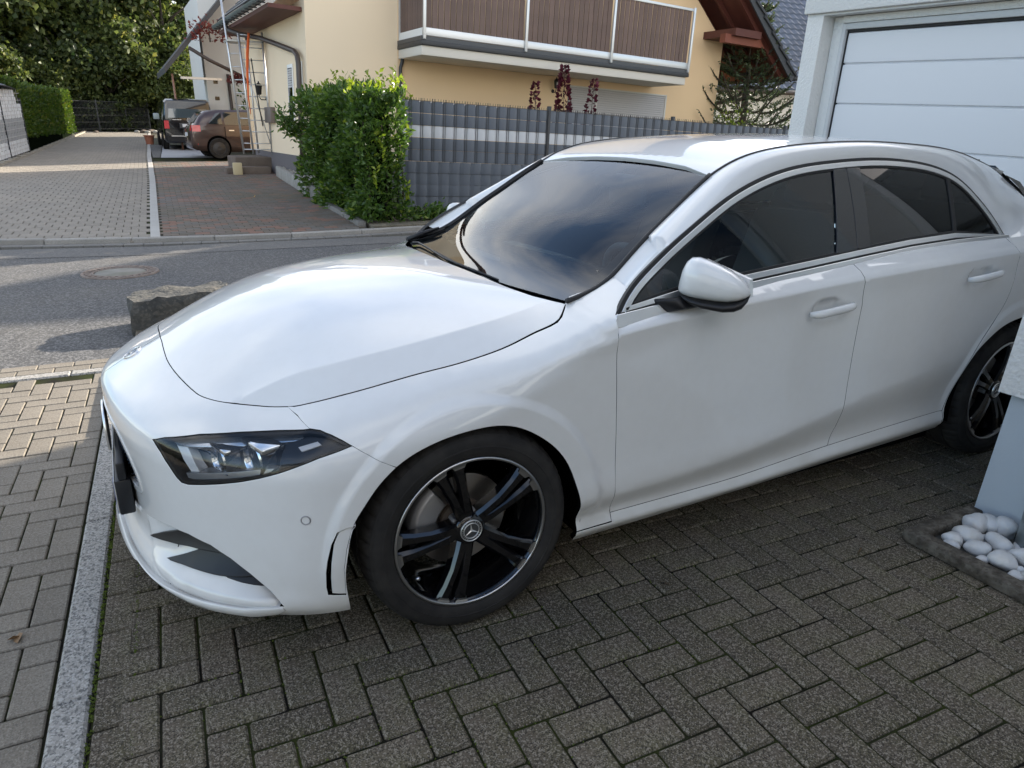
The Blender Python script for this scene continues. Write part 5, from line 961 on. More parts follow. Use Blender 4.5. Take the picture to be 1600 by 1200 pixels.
# right roof slope with verge, rafters, purlin
def roofpart(x0, z0, x1, z1, y0, y1, th, name, m, par): b = MB(); b.add([(x0,y0,z0),(x1,y0,z1),(x1,y1,z1),(x0,y1,z0),(x0,y0,z0+th),(x1,y0,z1+th),(x1,y1,z1+th),(x0,y1,z0+th)], [(0,3,2,1),(4,5,6,7),(0,1,5,4),(1,2,6,5),(2,3,7,6),(3,0,4,7)]); return b.build(name, m, par)
ri = roofpart(13.55,3.32,6,9.95-.1, -1.25,5.9, .06, 'roof', M_REDW, hs_)
roofpart(13.68,3.28,6,9.98, -1.38,5.95, .14, 'roof_tiles', M_TILE, ri) if False else None
b = MB(); n_ = 20
for k in range(n_):
    t0, t1 = k/n_, (k+1)/n_; xa, xb = 13.70-7.7*t0, 13.70-7.7*t1; za, zb = 3.30+6.66*t0, 3.30+6.66*t1; b.add([(xa,-1.36,za+.06),(xb-.1,-1.36,zb+.06),(xb-.1,5.95,zb+.06),(xa,5.95,za+.06),(xa,-1.36,za+.13),(xb-.1,-1.36,zb+.115),(xb-.1,5.95,zb+.115),(xa,5.95,za+.13)], [(0,3,2,1),(4,5,6,7),(0,1,5,4),(1,2,6,5),(2,3,7,6),(3,0,4,7)])
tag(b.build('roof_tiles', M_TILE, ri), kind='stuff')
MB().add([(13.60,-1.30,3.20),(6,-1.30,9.78),(6,-1.30,10.02),(13.72,-1.30,3.44),(13.60,-1.255,3.20),(6,-1.255,9.78),(6,-1.255,10.02),(13.72,-1.255,3.44)], [(0,1,2,3),(7,6,5,4),(0,4,5,1),(1,5,6,2),(2,6,7,3),(3,7,4,0)]).build('verge_board', mat('slate_board', (.055,.06,.068), .6), ri)
for k in range(7):
    y = -1.0+k*.75; MB().bar((13.5,y,3.27), (6.5,y,9.35), .10, .12).build('rafter', M_REDW, ri)
MB().box((11.0,-1.05,4.00), (12.75,-.85,4.22)).build('purlin', mat('purlin_wood', (.21,.062,.035), .6, noise=(6, .4, (.14,.04,.025))), ri); MB().box((11.2,-1.2,4.18), (12.2,.0,4.36)).build('purlin', M_REDW, ri)
MB().tube([(13.78,-1.3,3.32),(13.78,5.9,3.32)], .075, 10).build('gutter', M_DK, ri, True); MB().tube([(13.72,.4,3.25),(13.4,.4,2.9),(12.6,.4,2.62),(12.1,.4,2.55)], .05, 8).build('downpipe', M_BPIPE, ri, True)
# left roof slope, gutter and the long bent downpipe
rl = roofpart(-.75,3.62,6,9.88, .2,5.9, .06, 'roof', M_REDW, hs_)
TLM = block(.30,.36,.03,.006); TLM.materials.append(M_TILE); sl_ = math.atan2(6.2,6.7)
for i in range(6):
    for j in range(17):
        o = bpy.data.objects.new('roof_tile', TLM); COL.objects.link(o); o.parent = rl; t = (i+.5)*.335; o.matrix_local = Matrix.Translation((-.80+t*math.cos(sl_), .35+j*.31, 3.80+t*math.sin(sl_))) @ Matrix.Rotation(-sl_+.05, 4, 'Y') @ Matrix.Rotation(R(90), 4, 'Z')
b = MB(); k = 0; V = []; F = []; n_ = 8
for y in np.linspace(.1, 5.9, 12):
    for j in range(n_+1): a = math.pi*(1+j/n_); V.append((-.80+.085*math.cos(a), y, 3.70+.085*math.sin(a)))
for i in range(11):
    for j in range(n_): F.append((i*(n_+1)+j, i*(n_+1)+j+1, (i+1)*(n_+1)+j+1, (i+1)*(n_+1)+j))
gt = b.add(V, F).build('gutter', mat('zinc_gutter', (.17,.21,.215), .45, .5, noise=(8, .5, (.11,.135,.14))), hs_, True)
for y in np.arange(.3, 5.9, .4): MB().box((-.89,y,3.60), (-.71,y+.02,3.625)).build('gutter_bracket', M_DK, gt)
MB().box((-.70,.15,3.52), (-.02,5.9,3.60)).build('soffit', M_REDW, hs_); MB().add([(-.9,.12,3.62),(.6,.12,5.0),(.6,.12,5.25),(-.9,.12,3.90),(-.9,.18,3.62),(.6,.18,5.0),(.6,.18,5.25),(-.9,.18,3.90)], [(0,1,2,3),(7,6,5,4),(0,4,5,1),(1,5,6,2),(2,6,7,3),(3,7,4,0)]).build('verge_board', mat('verge_brown', (.05,.033,.03), .6), hs_)
MB().tube([(-.80,4.35,3.62),(-.78,4.30,3.48),(-.55,4.0,3.38),(-.20,3.4,3.28),(-.12,2.4,3.10),(-.12,.5,2.78),(-.12,.28,2.68),(-.12,.20,2.52),(-.12,.20,-.1)], .055, 12).build('downpipe', M_BPIPE, hs_, True)
for y0, y1 in ((1.08,1.55),(.30,.70)):
    wn = MB().box((-.03,y0,1.25), (-.006,y1,2.58)).build('window', M_WHITE, hs_, bevel=.004); MB().box((-.034,y0+.06,1.32), (-.0305,y1-.06,2.50)).build('pane', glassmat('house_pane', (.15,.17,.18)) if 'house_pane' not in bpy.data.materials else bpy.data.materials['house_pane'], wn)
    for k in range(8): MB().box((-.040,y0+.06,2.44-k*.05), (-.035,y1-.06,2.48-k*.05)).build('blind_slat', M_SHUT, wn)
    MB().box((-.08,y0-.03,1.21), (-.002,y1+.03,1.245)).build('sill', M_GPL, wn)
MB().box((-.13,3.0,1.33), (-.006,3.65,1.70)).build('letter_box', mat('box_taupe', (.16,.13,.115), .5), hs_, bevel=.01)
# ---------------------------------------------------------------- privacy fence
fe = empty('privacy_fence', label='anthracite slatted privacy fence with one white band beside the hedge', cat='fence'); fe.matrix_world = Matrix(((.9994,0,.0349,3.52),(.0,1,0,9.5),(-.0349,0,.9994,.05),(0,0,0,1)))
M_ANT = mat('anthracite_strip', (.085,.102,.130), .5, noise=(2, .3, (.10,.12,.148))); M_WST = mat('white_strip', (.50,.52,.55), .5); M_ROD = mat('fence_rod', (.022,.025,.03), .45)
FL = 9.3; nb = 9
def band(k, m):
    V = []; F = []; xs = []; ph = 0 if k >= 4 else .07; x = -ph
    while x < FL: xs += [(x+.012,.010),(x+.045,.019),(x+.09,.021),(x+.135,.018),(x+.16,.008),(x+.178,-.010),(x+.196,-.009)]; x += .208
    xs = [(min(max(a, 0), FL), b_) for a, b_ in xs]; z0 = .09+k*.195; z1 = z0+.190
    for a, d in xs: V += [(a,-d,z0),(a,-d-.002,z0+.02),(a,-d-.002,z1-.02),(a,-d,z1)]
    for i in range(len(xs)-1):
        for j in range(3): F.append((4*i+j, 4*i+4+j, 4*i+5+j, 4*i+1+j))
    return MB().add(V, F).build('privacy_strip', m, fe, auto=40)
for k in range(nb): band(k, M_WST if k == 6 else M_ANT)
for i in range(45):
    for dx in (-.026, .012): 
        x = (i+1)*.208+dx-.006
        if x < FL: MB().bar((x,-.012,.03), (x,-.012,1.885), .006).build('rod', M_ROD, fe)
for k in (0,2,4,6,8): b = MB(); b.bar((0,-.022,.185+k*.195+.10), (FL,-.022,.185+k*.195+.10), .007); b.build('cross_wire', M_ROD, fe)
for x in (.0,2.93,5.9,9.2): MB().box((x-.03,-.02,-.1), (x+.03,.05,1.92)).build('post', M_ROD, fe, bevel=.004)
tp = MB()
for i in range(int(FL/.05)): tp.bar((i*.05,-.012,1.84), (i*.05,-.012,1.885), .005)
tag(tp.build('rod_tips', M_ROD, fe), kind='stuff')
b = MB(); b.box((2.60,8.05,-.05), (13,9.4,.03)); b.build('verge', mat('verge_soil', (.16,.135,.10), .95, noise=[(3, .7, (.26,.225,.165), 6), (9, .5, (.05,.05,.025))], bump=(40, .9, .03)))['kind'] = 'structure'
# low wall along the red forecourt
lw = empty('low_wall', label='low concrete edging wall between red paving and the cream house', cat='wall'); M_LW = mat('rough_concrete', (.30,.29,.265), .9, noise=[(4, .6, (.20,.19,.17)), (9, .4, (.38,.37,.34))], bump=(40, .7, .01), rvar=.08)
pts = [(2.42,8.3),(2.47,9.3),(2.50,10.3),(2.54,11.2),(2.60,12.4),(2.68,13.8),(2.76,15.2),(2.84,16.6)]
for (xa, ya), (xb, yb) in zip(pts[:-1], pts[1:]):
    h = .07 if ya < 11 else .24; MB().add([(xa,ya+.01,gz(ya)-.05),(xb,yb-.01,gz(yb)-.05),(xb+.14,yb-.01,gz(yb)-.05),(xa+.14,ya+.01,gz(ya)-.05),(xa+.01,ya+.01,gz(ya)+h),(xb+.01,yb-.01,gz(yb)+h),(xb+.13,yb-.01,gz(yb)+h),(xa+.13,ya+.01,gz(ya)+h)], [(0,3,2,1),(4,5,6,7),(0,1,5,4),(1,2,6,5),(2,3,7,6),(3,0,4,7)]).build('wall_stone', M_LW if ya > 12 else M_GUT, lw, bevel=.015)
gvl = MB(); rg = random.Random(9)
for i in range(900):
    y = rg.uniform(11.4,16.4); x = np.interp(y, [11,16.6], [2.70,3.02])+rg.uniform(-.06,.30); s_ = rg.uniform(.012,.03); z = gz(y)+.20+rg.uniform(0,.03); gvl.add([(x-s_,y,z),(x,y-s_,z),(x+s_,y,z),(x,y+s_,z),(x,y,z+s_),(x,y,z-s_)], [(0,1,4),(1,2,4),(2,3,4),(3,0,4)])
tag(gvl.build('gravel', mat('pale_gravel', (.36,.33,.29), .9, rvar=.3)), 'pale gravel strip between the low wall and the cream house', 'gravel', kind='stuff')
stp = empty('entrance_steps', label='brown stone entrance steps at the far end of the red paving', cat='steps'); M_STEP = mat('brown_stone', (.115,.09,.075), .9, noise=(3, .6, (.17,.14,.115)), bump=(30, .6, .01), rvar=.15)
for a, b_ in (((2.05,17.6,.2),(3.06,19.0,.66)),((1.78,17.3,.2),(2.1,17.9,.42)),((2.1,17.2,.2),(2.85,17.6,.44))): MB().box(a, b_).build('step', M_STEP, stp, bevel=.03)
MB().box((1.90,17.02,.25), (2.12,17.12,.55)).build('block', mat('pale_block', (.52,.44,.28), .9), stp, bevel=.02)
# scaffold tower by the house
sc = empty('scaffold_tower', label='tall aluminium scaffold tower leaning beside the cream house', cat='scaffold'); M_AL = mat('scaffold_aluminium', (.58,.59,.60), .35, .7)
for x0, x1, y, ztop in ((2.30,2.12,17.7,4.6),(2.50,2.42,17.5,3.55),(2.97,2.98,17.5,3.6),(2.78,2.74,18.4,3.6)): MB().tube([(x0,y,.74),(x1,y,ztop)], .026, 8).build('upright', M_AL, sc, True)
for k in range(10): z = 1.0+k*.28; MB().tube([(2.49-.01*k*.8,17.5,z),(2.97,17.5,z)], .013, 6).build('rung', M_AL, sc, True)
for k in range(9): z = 1.0+k*.30; MB().tube([(2.29-.013*k,17.7,z),(2.49-.008*k,17.5,z)], .013, 6).build('rung', M_AL, sc, True)
MB().tube([(2.48,17.52,2.9),(2.95,17.52,1.0)], .012, 6).build('brace', M_AL, sc, True); MB().box((2.15,17.5,3.36), (2.98,18.1,3.40)).build('platform', M_AL, sc); MB().tube([(2.97,17.46,.85),(2.30,17.66,.85)], .016, 6).build('brace', M_AL, sc, True)
rp = MB(); rp.tube([(2.66,17.44,3.56),(2.58,17.44,3.1),(2.53,17.44,2.6),(2.50,17.44,2.1),(2.52,17.44,1.7)], [.03,.035,.028,.018,.010], 8); tag(rp.build('orange_strap', mat('orange_fabric', (.72,.13,.03), .8), None, True), 'orange strap hanging on the scaffold tower', 'strap')
rp = MB(); rp.tube([(2.66,17.45,3.0),(2.70,17.45,2.4),(2.75,17.45,1.8),(2.79,17.45,1.42)], .014, 6); tag(rp.build('black_hose', M_BLACKP, None, True), 'black hose hanging down the scaffold tower', 'hose')
# white house further back with dark sloping roof
wh = empty('white_house', (0,0,0), label='white house with a dark sloping roof behind the scaffold tower', cat='house'); M_WHW = mat('white_render', (.70,.69,.66), .92, noise=(1, .2, (.64,.63,.60)), bump=(50, .3, .005))
MB().box((3.35,30,.4), (12,38,6.6)).build('wall', M_WHW, wh); MB().box((6.5,24.4,.2), (10,30,7.4)).build('lane_shade_block', M_WHW, wh); MB().box((2.95,29.3,.4), (3.75,30.0,6.6)).build('wing_wall', M_WHW, wh)  # side block unseen behind the cream house, added to shade the lane
for zz in (2.95, 2.35, 1.85): MB().box((3.2,29.27,zz), (3.36,29.305,zz+.13)).build('window', M_GLOSSB, wh)
MB().add([(1.35,26.8,3.10),(4.6,26.8,6.7),(4.6,31,6.7),(1.35,31,3.10),(1.35,26.8,3.30),(4.6,26.8,6.95),(4.6,31,6.95),(1.35,31,3.30)], [(0,3,2,1),(4,5,6,7),(0,1,5,4),(1,2,6,5),(2,3,7,6),(3,0,4,7)]).build('roof', M_TILE, wh); MB().box((1.9,27.6,2.98), (3.3,27.75,3.06)).build('canopy_beam', M_AL, wh)
MB().tube([(2.2,26.7,3.95),(2.8,26.7,3.6),(3.9,26.7,3.1)], .06, 8).build('gutter_pipe', M_BPIPE, wh, True); MB().tube([(3.78,29.2,.5),(3.75,29.2,3.3)], .06, 8).build('downpipe', M_BPIPE, wh, True); MB().tube([(1.62,27,.5),(1.58,27,3.1)], .035, 8).build('post', mat('copper_pipe', (.22,.12,.08), .5), wh, True)
# neighbouring house right of the cream house (roof seen behind the conifer) and an unseen house added to shade the road
nh = empty('grey_roof_house', (0,0,0), label='white house with a blue-grey tiled roof behind the monkey puzzle tree', cat='house')
MB().box((20.2,20,.2), (31,23,3.35)).build('wall', M_WHW, nh)
TL2 = mat('blue_grey_tile', (.055,.075,.115), .5, rvar=.25); b = MB()
for i in range(22):
    for j in range(30):
        t = i*.30; xx = 19.2+j*.40; zz = 3.2+t*.78; yy = 19.6+t*.62; b.add([(xx,yy,zz+.05),(xx+.20,yy,zz+.10),(xx+.40,yy,zz+.05),(xx+.40,yy+.22,zz+.25),(xx+.20,yy+.22,zz+.29),(xx,yy+.22,zz+.25),(xx,yy,zz-.02),(xx+.40,yy,zz-.02)], [(0,1,4,5),(1,2,3,4),(0,6,7,2,1)])
rf_ = tag(b.build('roof_tiles', TL2, nh), kind='stuff'); MB().add([(19.2,19.6,3.15),(31.2,19.6,3.15),(31.2,23.8,8.4),(19.2,23.8,8.4)], [(0,1,2,3)]).build('roof', M_TILE, nh); MB().tube([(19.1,19.5,3.05),(29.6,19.5,3.15)], .09, 8).build('gutter', M_BPIPE, nh, True); MB().tube([(22.3,19.6,3.0),(21.5,19.8,2.7),(20.4,19.95,2.55),(20.3,19.95,.3)], .06, 8).build('downpipe', M_BPIPE, nh, True)
sh2 = empty('road_shade_house', (0,0,0), label='unseen house added beyond the garage to shade the road', cat='house'); MB().box((19,9.5,-.2), (29,14.2,7.2)).build('wall', M_WHW, sh2); MB().add([(18.8,9.4,7.2),(29.5,9.4,7.2),(29.5,14.4,7.2),(18.8,14.4,7.2),(18.8,11.9,9.6),(29.5,11.9,9.6)], [(0,1,5,4),(2,3,4,5),(0,4,3),(1,2,5)]).build('roof', M_TILE, sh2)
for xx in (20.5,23,25.5):
    for zz in (1.2,4.2): MB().box((18.96,9.9+(xx-20.5)*.6,zz), (19.02,10.8+(xx-20.5)*.6,zz+1.3)).build('window', M_GLOSSB, sh2)
# house behind the photographer, mirrored in the car's windows
M_OPP = mat('taupe_render', (.66,.63,.58), .9)
bh = empty('opposite_house', (0,0,0), label='pale house behind the photographer, seen mirrored in the car windows', cat='house'); MB().box((-9,-11.5,-.2), (1.6,-6.6,3.6)).build('wall', M_OPP, bh); MB().add([(-9.4,-12,3.6),(2.0,-12,3.6),(2.0,-6.1,3.6),(-9.4,-6.1,3.6),(-9.4,-9,5.6),(2.0,-9,5.6)], [(0,5,4),(0,1,5),(2,3,4,5),(0,4,3),(1,2,5),(0,3,2,1)]).build('roof', M_TILE, bh)
for x in (-6.5,-3.5,-.6): w_ = MB().box((x,-6.62,.9), (x+1.2,-6.56,2.2)).build('window', M_GLOSSB, bh); MB().box((x-.06,-6.6,.84), (x+1.26,-6.57,.9)).build('sill', M_WHITE, w_)
# ---------------------------------------------------------------- vegetation
def leafmat(name, c1, c2, c3=None, trans=.35, rough=.5):
    m = bpy.data.materials.new(name); m.use_nodes = True; n = m.node_tree; b = n.nodes['Principled BSDF']; o = n.nodes['Material Output']
    g = n.nodes.new('ShaderNodeNewGeometry'); r = n.nodes.new('ShaderNodeValToRGB'); r.color_ramp.elements[0].color = (*c1, 1); r.color_ramp.elements[1].color = (*c2, 1)
    if c3: e = r.color_ramp.elements.new(.93); e.color = (*c2, 1); r.color_ramp.elements[2].color = (*c3, 1); r.color_ramp.elements[2].position = 1.0
    n.links.new(g.outputs['Random Per Island'], r.inputs[0]); n.links.new(r.outputs[0], b.inputs['Base Color']); setin(b, Roughness=rough, Specular_IOR_Level=.35)
    t = n.nodes.new('ShaderNodeBsdfTranslucent'); hs = n.nodes.new('ShaderNodeHueSaturation'); hs.inputs['Value'].default_value = 1.5; hs.inputs['Saturation'].default_value = 1.1; n.links.new(r.outputs[0], hs.inputs['Color']); n.links.new(hs.outputs[0], t.inputs[0]); x = n.nodes.new('ShaderNodeMixShader'); x.inputs[0].default_value = trans
    n.links.new(b.outputs[0], x.inputs[1]); n.links.new(t.outputs[0], x.inputs[2]); n.links.new(x.outputs[0], o.inputs[0]); return m
def leaf_mesh(name, P, D, size, asp, m, rg, fold=.25, curl=.15):
    """one bent 4-vertex leaf per point: P positions, D axis directions"""
    n = len(P); D = D/np.maximum(np.linalg.norm(D, axis=1), 1e-6)[:, None]; U = rg.normal(size=(n, 3)); S = np.cross(D, U); S /= np.maximum(np.linalg.norm(S, axis=1), 1e-6)[:, None]; Nn = np.cross(S, D); s = np.asarray(size)[:, None]
    a = P; tip = P+D*s-Nn*s*curl; l = P+D*s*.5+S*s*asp+Nn*s*fold*asp; r = P+D*s*.5-S*s*asp+Nn*s*fold*asp; mid = P+D*s*.5
    V = np.stack([a, l, mid, r, tip], 1).reshape(-1, 3); k = np.arange(n)[:, None]*5; F = np.concatenate([k+[0,2,1], k+[0,3,2], k+[1,2,4], k+[2,3,4]], 1).reshape(-1, 3)
    me = bpy.data.meshes.new(name); me.vertices.add(len(V)); me.vertices.foreach_set('co', V.ravel()); me.loops.add(F.size); me.loops.foreach_set('vertex_index', F.ravel().astype(np.int32)); me.polygons.add(len(F)); me.polygons.foreach_set('loop_start', np.arange(0, F.size, 3, dtype=np.int32)); me.polygons.foreach_set('loop_total', np.full(len(F), 3, np.int32)); me.update(calc_edges=True); me.materials.append(m); return me
LM_TREE = leafmat('tree_leaf', (.030,.050,.015), (.115,.14,.038), (.26,.25,.06), .38); LM_TREE2 = leafmat('tree_leaf_dark', (.018,.034,.012), (.078,.10,.030), (.18,.18,.05), .34)
LM_LAUR = leafmat('laurel_leaf', (.030,.066,.016), (.095,.165,.030), (.24,.29,.045), .30, .34); LM_LAURY = leafmat('laurel_young', (.13,.19,.025), (.24,.29,.045), None, .4, .35); LM_THUJ = leafmat('thuja_leaf', (.030,.065,.012), (.085,.125,.020), (.15,.15,.03), .3); LM_PUZ = leafmat('puzzle_leaf', (.040,.062,.034), (.085,.115,.052), (.16,.17,.06), .15); LM_RED = leafmat('red_leaf', (.055,.010,.018), (.14,.025,.045), (.24,.06,.09), .3); LM_BUSH = leafmat('bush_leaf', (.03,.06,.015), (.09,.14,.03), (.18,.20,.04), .3); LM_VINE = leafmat('vine_leaf', (.09,.02,.018), (.20,.05,.04), None, .3)
M_BARK = mat('bark', (.06,.048,.036), .95, noise=(6, .6, (.035,.03,.024)), bump=(30, .8, .02))
def crown_mesh(name, rx, rz, n, clumps, seed, m, size=(.13,.24)):
    rg = np.random.default_rng(seed); c = rg.normal(size=(clumps, 3)); c /= np.linalg.norm(c, axis=1)[:, None]; c *= rg.uniform(.35, 1.0, clumps)[:, None]**.6; c *= [rx, rx, rz]; w = rg.uniform(.4, 1.3, clumps); k = rg.choice(clumps, n, p=w/w.sum()); P = c[k]+rg.normal(size=(n, 3))*[.42,.42,.26]*(rx/3)*w[k][:, None]
    D = rg.normal(size=(n, 3))+P*.12+[0,0,-.35]; return leaf_mesh(name, P, D, rg.uniform(*size, n), .33, m, rg)
CM = [crown_mesh('crown', 3.0, 3.0, 11000, 70, 11, LM_TREE, (.20,.40)), crown_mesh('crown', 2.6, 3.4, 11000, 64, 12, LM_TREE2, (.20,.40)), crown_mesh('crown', 3.2, 2.4, 11000, 68, 13, LM_TREE, (.20,.40))]
def tree(x, y, h, s, var, label, group='trees behind the far fence'):
    t = empty('tree', (x, y, gz(y)-.1), label=label, cat='tree', group=group); o = bpy.data.objects.new('crown', CM[var]); COL.objects.link(o); o.parent = t; o.location = (0,0,h); o.scale = (s, s, s); o.rotation_euler = (0,0,random.uniform(0, 6.28))
    b = MB(); b.tube([(0,0,0),(.08,.05,h*.4),(.0,.1,h*.8),(.1,0,h+1)], [.22*s,.17*s,.12*s,.04], 8)
    for k in range(6): a = k*1.1; z = h*(.45+.08*k); b.tube([(0,.05,z),(math.cos(a)*.9*s, math.sin(a)*.9*s, z+.8*s),(math.cos(a)*1.9*s, math.sin(a)*1.9*s, z+1.3*s)], [.09*s,.06*s,.025*s], 6)
    b.build('trunk', M_BARK, t, True); return t
TR = [(-7.6,43,4.6,1.0,0,'broad leafy tree at the far left edge above the shed'),(-4.8,46,5.6,1.05,2,'leafy tree behind the clipped hedge, second from the left edge'),(-2.2,45.5,4.2,.95,1,'dark tree directly behind the clipped hedge end'),(-.6,47.5,6.6,1.05,0,'tall tree standing over the middle of the far fence'),(1.2,46.5,4.0,.9,2,'low spreading tree over the far fence posts'),(3.0,47.5,6.4,1.05,1,'dark tall tree left of the white house roof'),(-9.5,50,7,1.3,1,'tall dark tree rising behind the far left tree'),(-4.0,52,8.5,1.3,1,'tall dark tree at the back of the wood, left'),(1.0,53,9.0,1.3,0,'tall tree at the back of the wood, centre'),(-.2,44.6,2.3,.62,1,'small bushy tree right behind the far fence'),(2.6,44.9,2.4,.66,2,'small bushy tree behind the black van'),(-3.2,43.6,2.4,.6,2,'small bushy tree at the end of the clipped hedge'),(-6.2,41,2.8,.7,0,'small tree between shed and wood')]
TR += [(-8.6,46,2.6,.85,1,'dark bushy tree low behind the shed'),(-5.0,43.5,2.0,.6,1,'dark undergrowth tree behind the hedge middle'),(-1.4,45.4,1.9,.6,1,'dark undergrowth tree behind the far fence, left'),(1.2,46.2,1.9,.62,1,'dark undergrowth tree behind the far fence, right'),(3.6,46,2.1,.7,1,'dark undergrowth tree behind the van roof'),(-2.6,50,3.2,1.0,1,'dark tree filling the wood behind the fence, left'),(.6,50.5,3.2,1.0,1,'dark tree filling the wood behind the fence, middle'),(3.8,50.5,3.4,1.0,1,'dark tree filling the wood behind the fence, right'),(-6.8,50,3.4,1.1,1,'dark tree filling the wood behind the hedge')]
for a in TR: tree(a[0], a[1], a[2], a[3], a[4], a[5])
def shell_pts(rg, n, box, depth, faces=(1,1,1,1,1)):
    """random points near the faces of a box: -x, +x, -y, +y, top"""
    x0, y0, z0, x1, y1, z1 = box; ar = np.array([(y1-y0)*(z1-z0), (y1-y0)*(z1-z0), (x1-x0)*(z1-z0), (x1-x0)*(z1-z0), (x1-x0)*(y1-y0)])*faces; f = rg.choice(5, n, p=ar/ar.sum()); u = rg.uniform(size=(n, 3)); P = np.array([x0, y0, z0])+u*np.array([x1-x0, y1-y0, z1-z0]); d = np.abs(rg.normal(size=n))*depth; Nn = np.zeros((n, 3))
    for k, (ax, v, s_) in enumerate(((0,x0,-1),(0,x1,1),(1,y0,-1),(1,y1,1),(2,z1,1))): q = f == k; P[q, ax] = v-s_*d[q]; Nn[q, ax] = s_
    return P, Nn
# cherry laurel hedge
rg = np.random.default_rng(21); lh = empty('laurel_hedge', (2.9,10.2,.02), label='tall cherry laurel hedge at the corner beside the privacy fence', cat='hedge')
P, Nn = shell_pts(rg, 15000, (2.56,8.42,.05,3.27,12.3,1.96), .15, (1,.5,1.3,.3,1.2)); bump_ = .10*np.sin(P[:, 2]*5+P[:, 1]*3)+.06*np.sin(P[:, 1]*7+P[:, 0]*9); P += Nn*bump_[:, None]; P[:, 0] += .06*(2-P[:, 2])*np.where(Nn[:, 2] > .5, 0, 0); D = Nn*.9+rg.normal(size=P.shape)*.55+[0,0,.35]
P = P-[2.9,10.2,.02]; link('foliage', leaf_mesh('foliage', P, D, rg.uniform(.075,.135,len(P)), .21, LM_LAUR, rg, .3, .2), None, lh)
P2 = []; D2 = []
for k in range(70):                    # upright young shoots
    x, y = (rg.uniform(2.5,3.5), rg.uniform(8.4,12.2)) if k < 44 else (rg.uniform(3.4,3.95), rg.uniform(9.6,10.4)); h = rg.uniform(.12,.42) if k < 44 else rg.uniform(.0,.25); z0 = 1.92 if k < 44 else 1.78
    for j in range(11): t = j/10; P2.append((x+rg.normal()*.02+t*.05, y+rg.normal()*.02, z0+h*t)); a = rg.uniform(0, 6.28); D2.append((math.cos(a), math.sin(a), .9))
for x, y, z, h in ((2.85,8.36,.95,.35),(2.75,8.36,.55,.3),(3.25,8.38,.35,.3)):
    for j in range(14): t = j/13; P2.append((x, y-.06, z+h*t)); a = rg.uniform(0, 6.28); D2.append((math.cos(a), -abs(math.sin(a)), .8))
P2 = np.array(P2)-[2.9,10.2,.02]; link('young_shoots', leaf_mesh('young_shoots', P2, np.array(D2), rg.uniform(.07,.12,len(P2)), .24, LM_LAURY, rg, .3, .2), None, lh)
P3 = []; D3 = []                       # side sprigs over the downpipe, low leaves at the foot
for k in range(420): t = rg.uniform(); P3.append((2.55-.35*t+rg.normal()*.06, 12.3+rg.normal()*.12, 1.25+.35*t+rg.normal()*.10)); D3.append(rg.normal(size=3)+[-.6,0,.4])
for k in range(420): P3.append((rg.uniform(3.35,4.05), 8.55+rg.normal()*.10, .05+abs(rg.normal())*.09)); D3.append(rg.normal(size=3)+[.3,-.5,.6])
P3 = np.array(P3)-[2.9,10.2,.02]; link('loose_sprigs', leaf_mesh('loose_sprigs', P3, np.array(D3), rg.uniform(.08,.13,len(P3)), .20, LM_LAUR, rg, .3, .2), None, lh)
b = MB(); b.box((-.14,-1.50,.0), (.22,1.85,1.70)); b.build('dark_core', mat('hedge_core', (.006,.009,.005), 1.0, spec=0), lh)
st_ = MB(); [st_.tube([(x_, y_, 0), (x_+.05, y_+.03, .6), (x_-.03, y_, 1.5)], [.02,.016,.008], 6) for x_, y_ in ((-.2,-1.6),(.1,-1.55),(.35,-1.6),(-.2,-.8),(-.1,.3),(-.2,1.3))]; st_.build('stems', M_BARK, lh, True)
# clipped thuja hedge left
rg = np.random.default_rng(22); th_ = empty('clipped_hedge', (-3.1,32,.6), label='clipped green hedge along the left side of the lane', cat='hedge'); n_ = 15000
y = rg.uniform(25.3,39.8,n_); f = rg.uniform(size=n_); xs_ = np.interp(y, [25,40], [-2.98,-2.02]); top = 2.45+.02*(y-25); z = gz(0)+rg.uniform(0, 1, n_)*(top-.95)+.95; P = np.column_stack([xs_-np.abs(rg.normal(size=n_))*.10, y, z]); D = rg.normal(size=(n_, 3))*.5+[.5,-.3,.8]
q = f < .22; P[q, 0] = xs_[q]-rg.uniform(0, 1.0, q.sum()); P[q, 2] = top[q]+rg.normal(size=q.sum())*.04; q = (f > .22) & (f < .42); P[q, 0] = -2.98-rg.uniform(0, 1.1, q.sum()); P[q, 1] = 25.25+np.abs(rg.normal(size=q.sum()))*.1
link('foliage', leaf_mesh('foliage', P-[-3.1,32,.6], D, rg.uniform(.08,.16,n_), .28, LM_THUJ, rg), None, th_); MB().add([(-4.0,25.5,.4),(-3.16,25.5,.4),(-2.22,39.6,.8),(-3.2,39.6,.8),(-4.0,25.5,2.36),(-3.16,25.5,2.36),(-2.22,39.6,2.66),(-3.2,39.6,2.66)], [(0,3,2,1),(4,5,6,7),(0,1,5,4),(1,2,6,5),(2,3,7,6),(3,0,4,7)]).xf(Matrix.Translation((3.1,-32,-.6))).build('dark_core', bpy.data.materials['hedge_core'], th_)
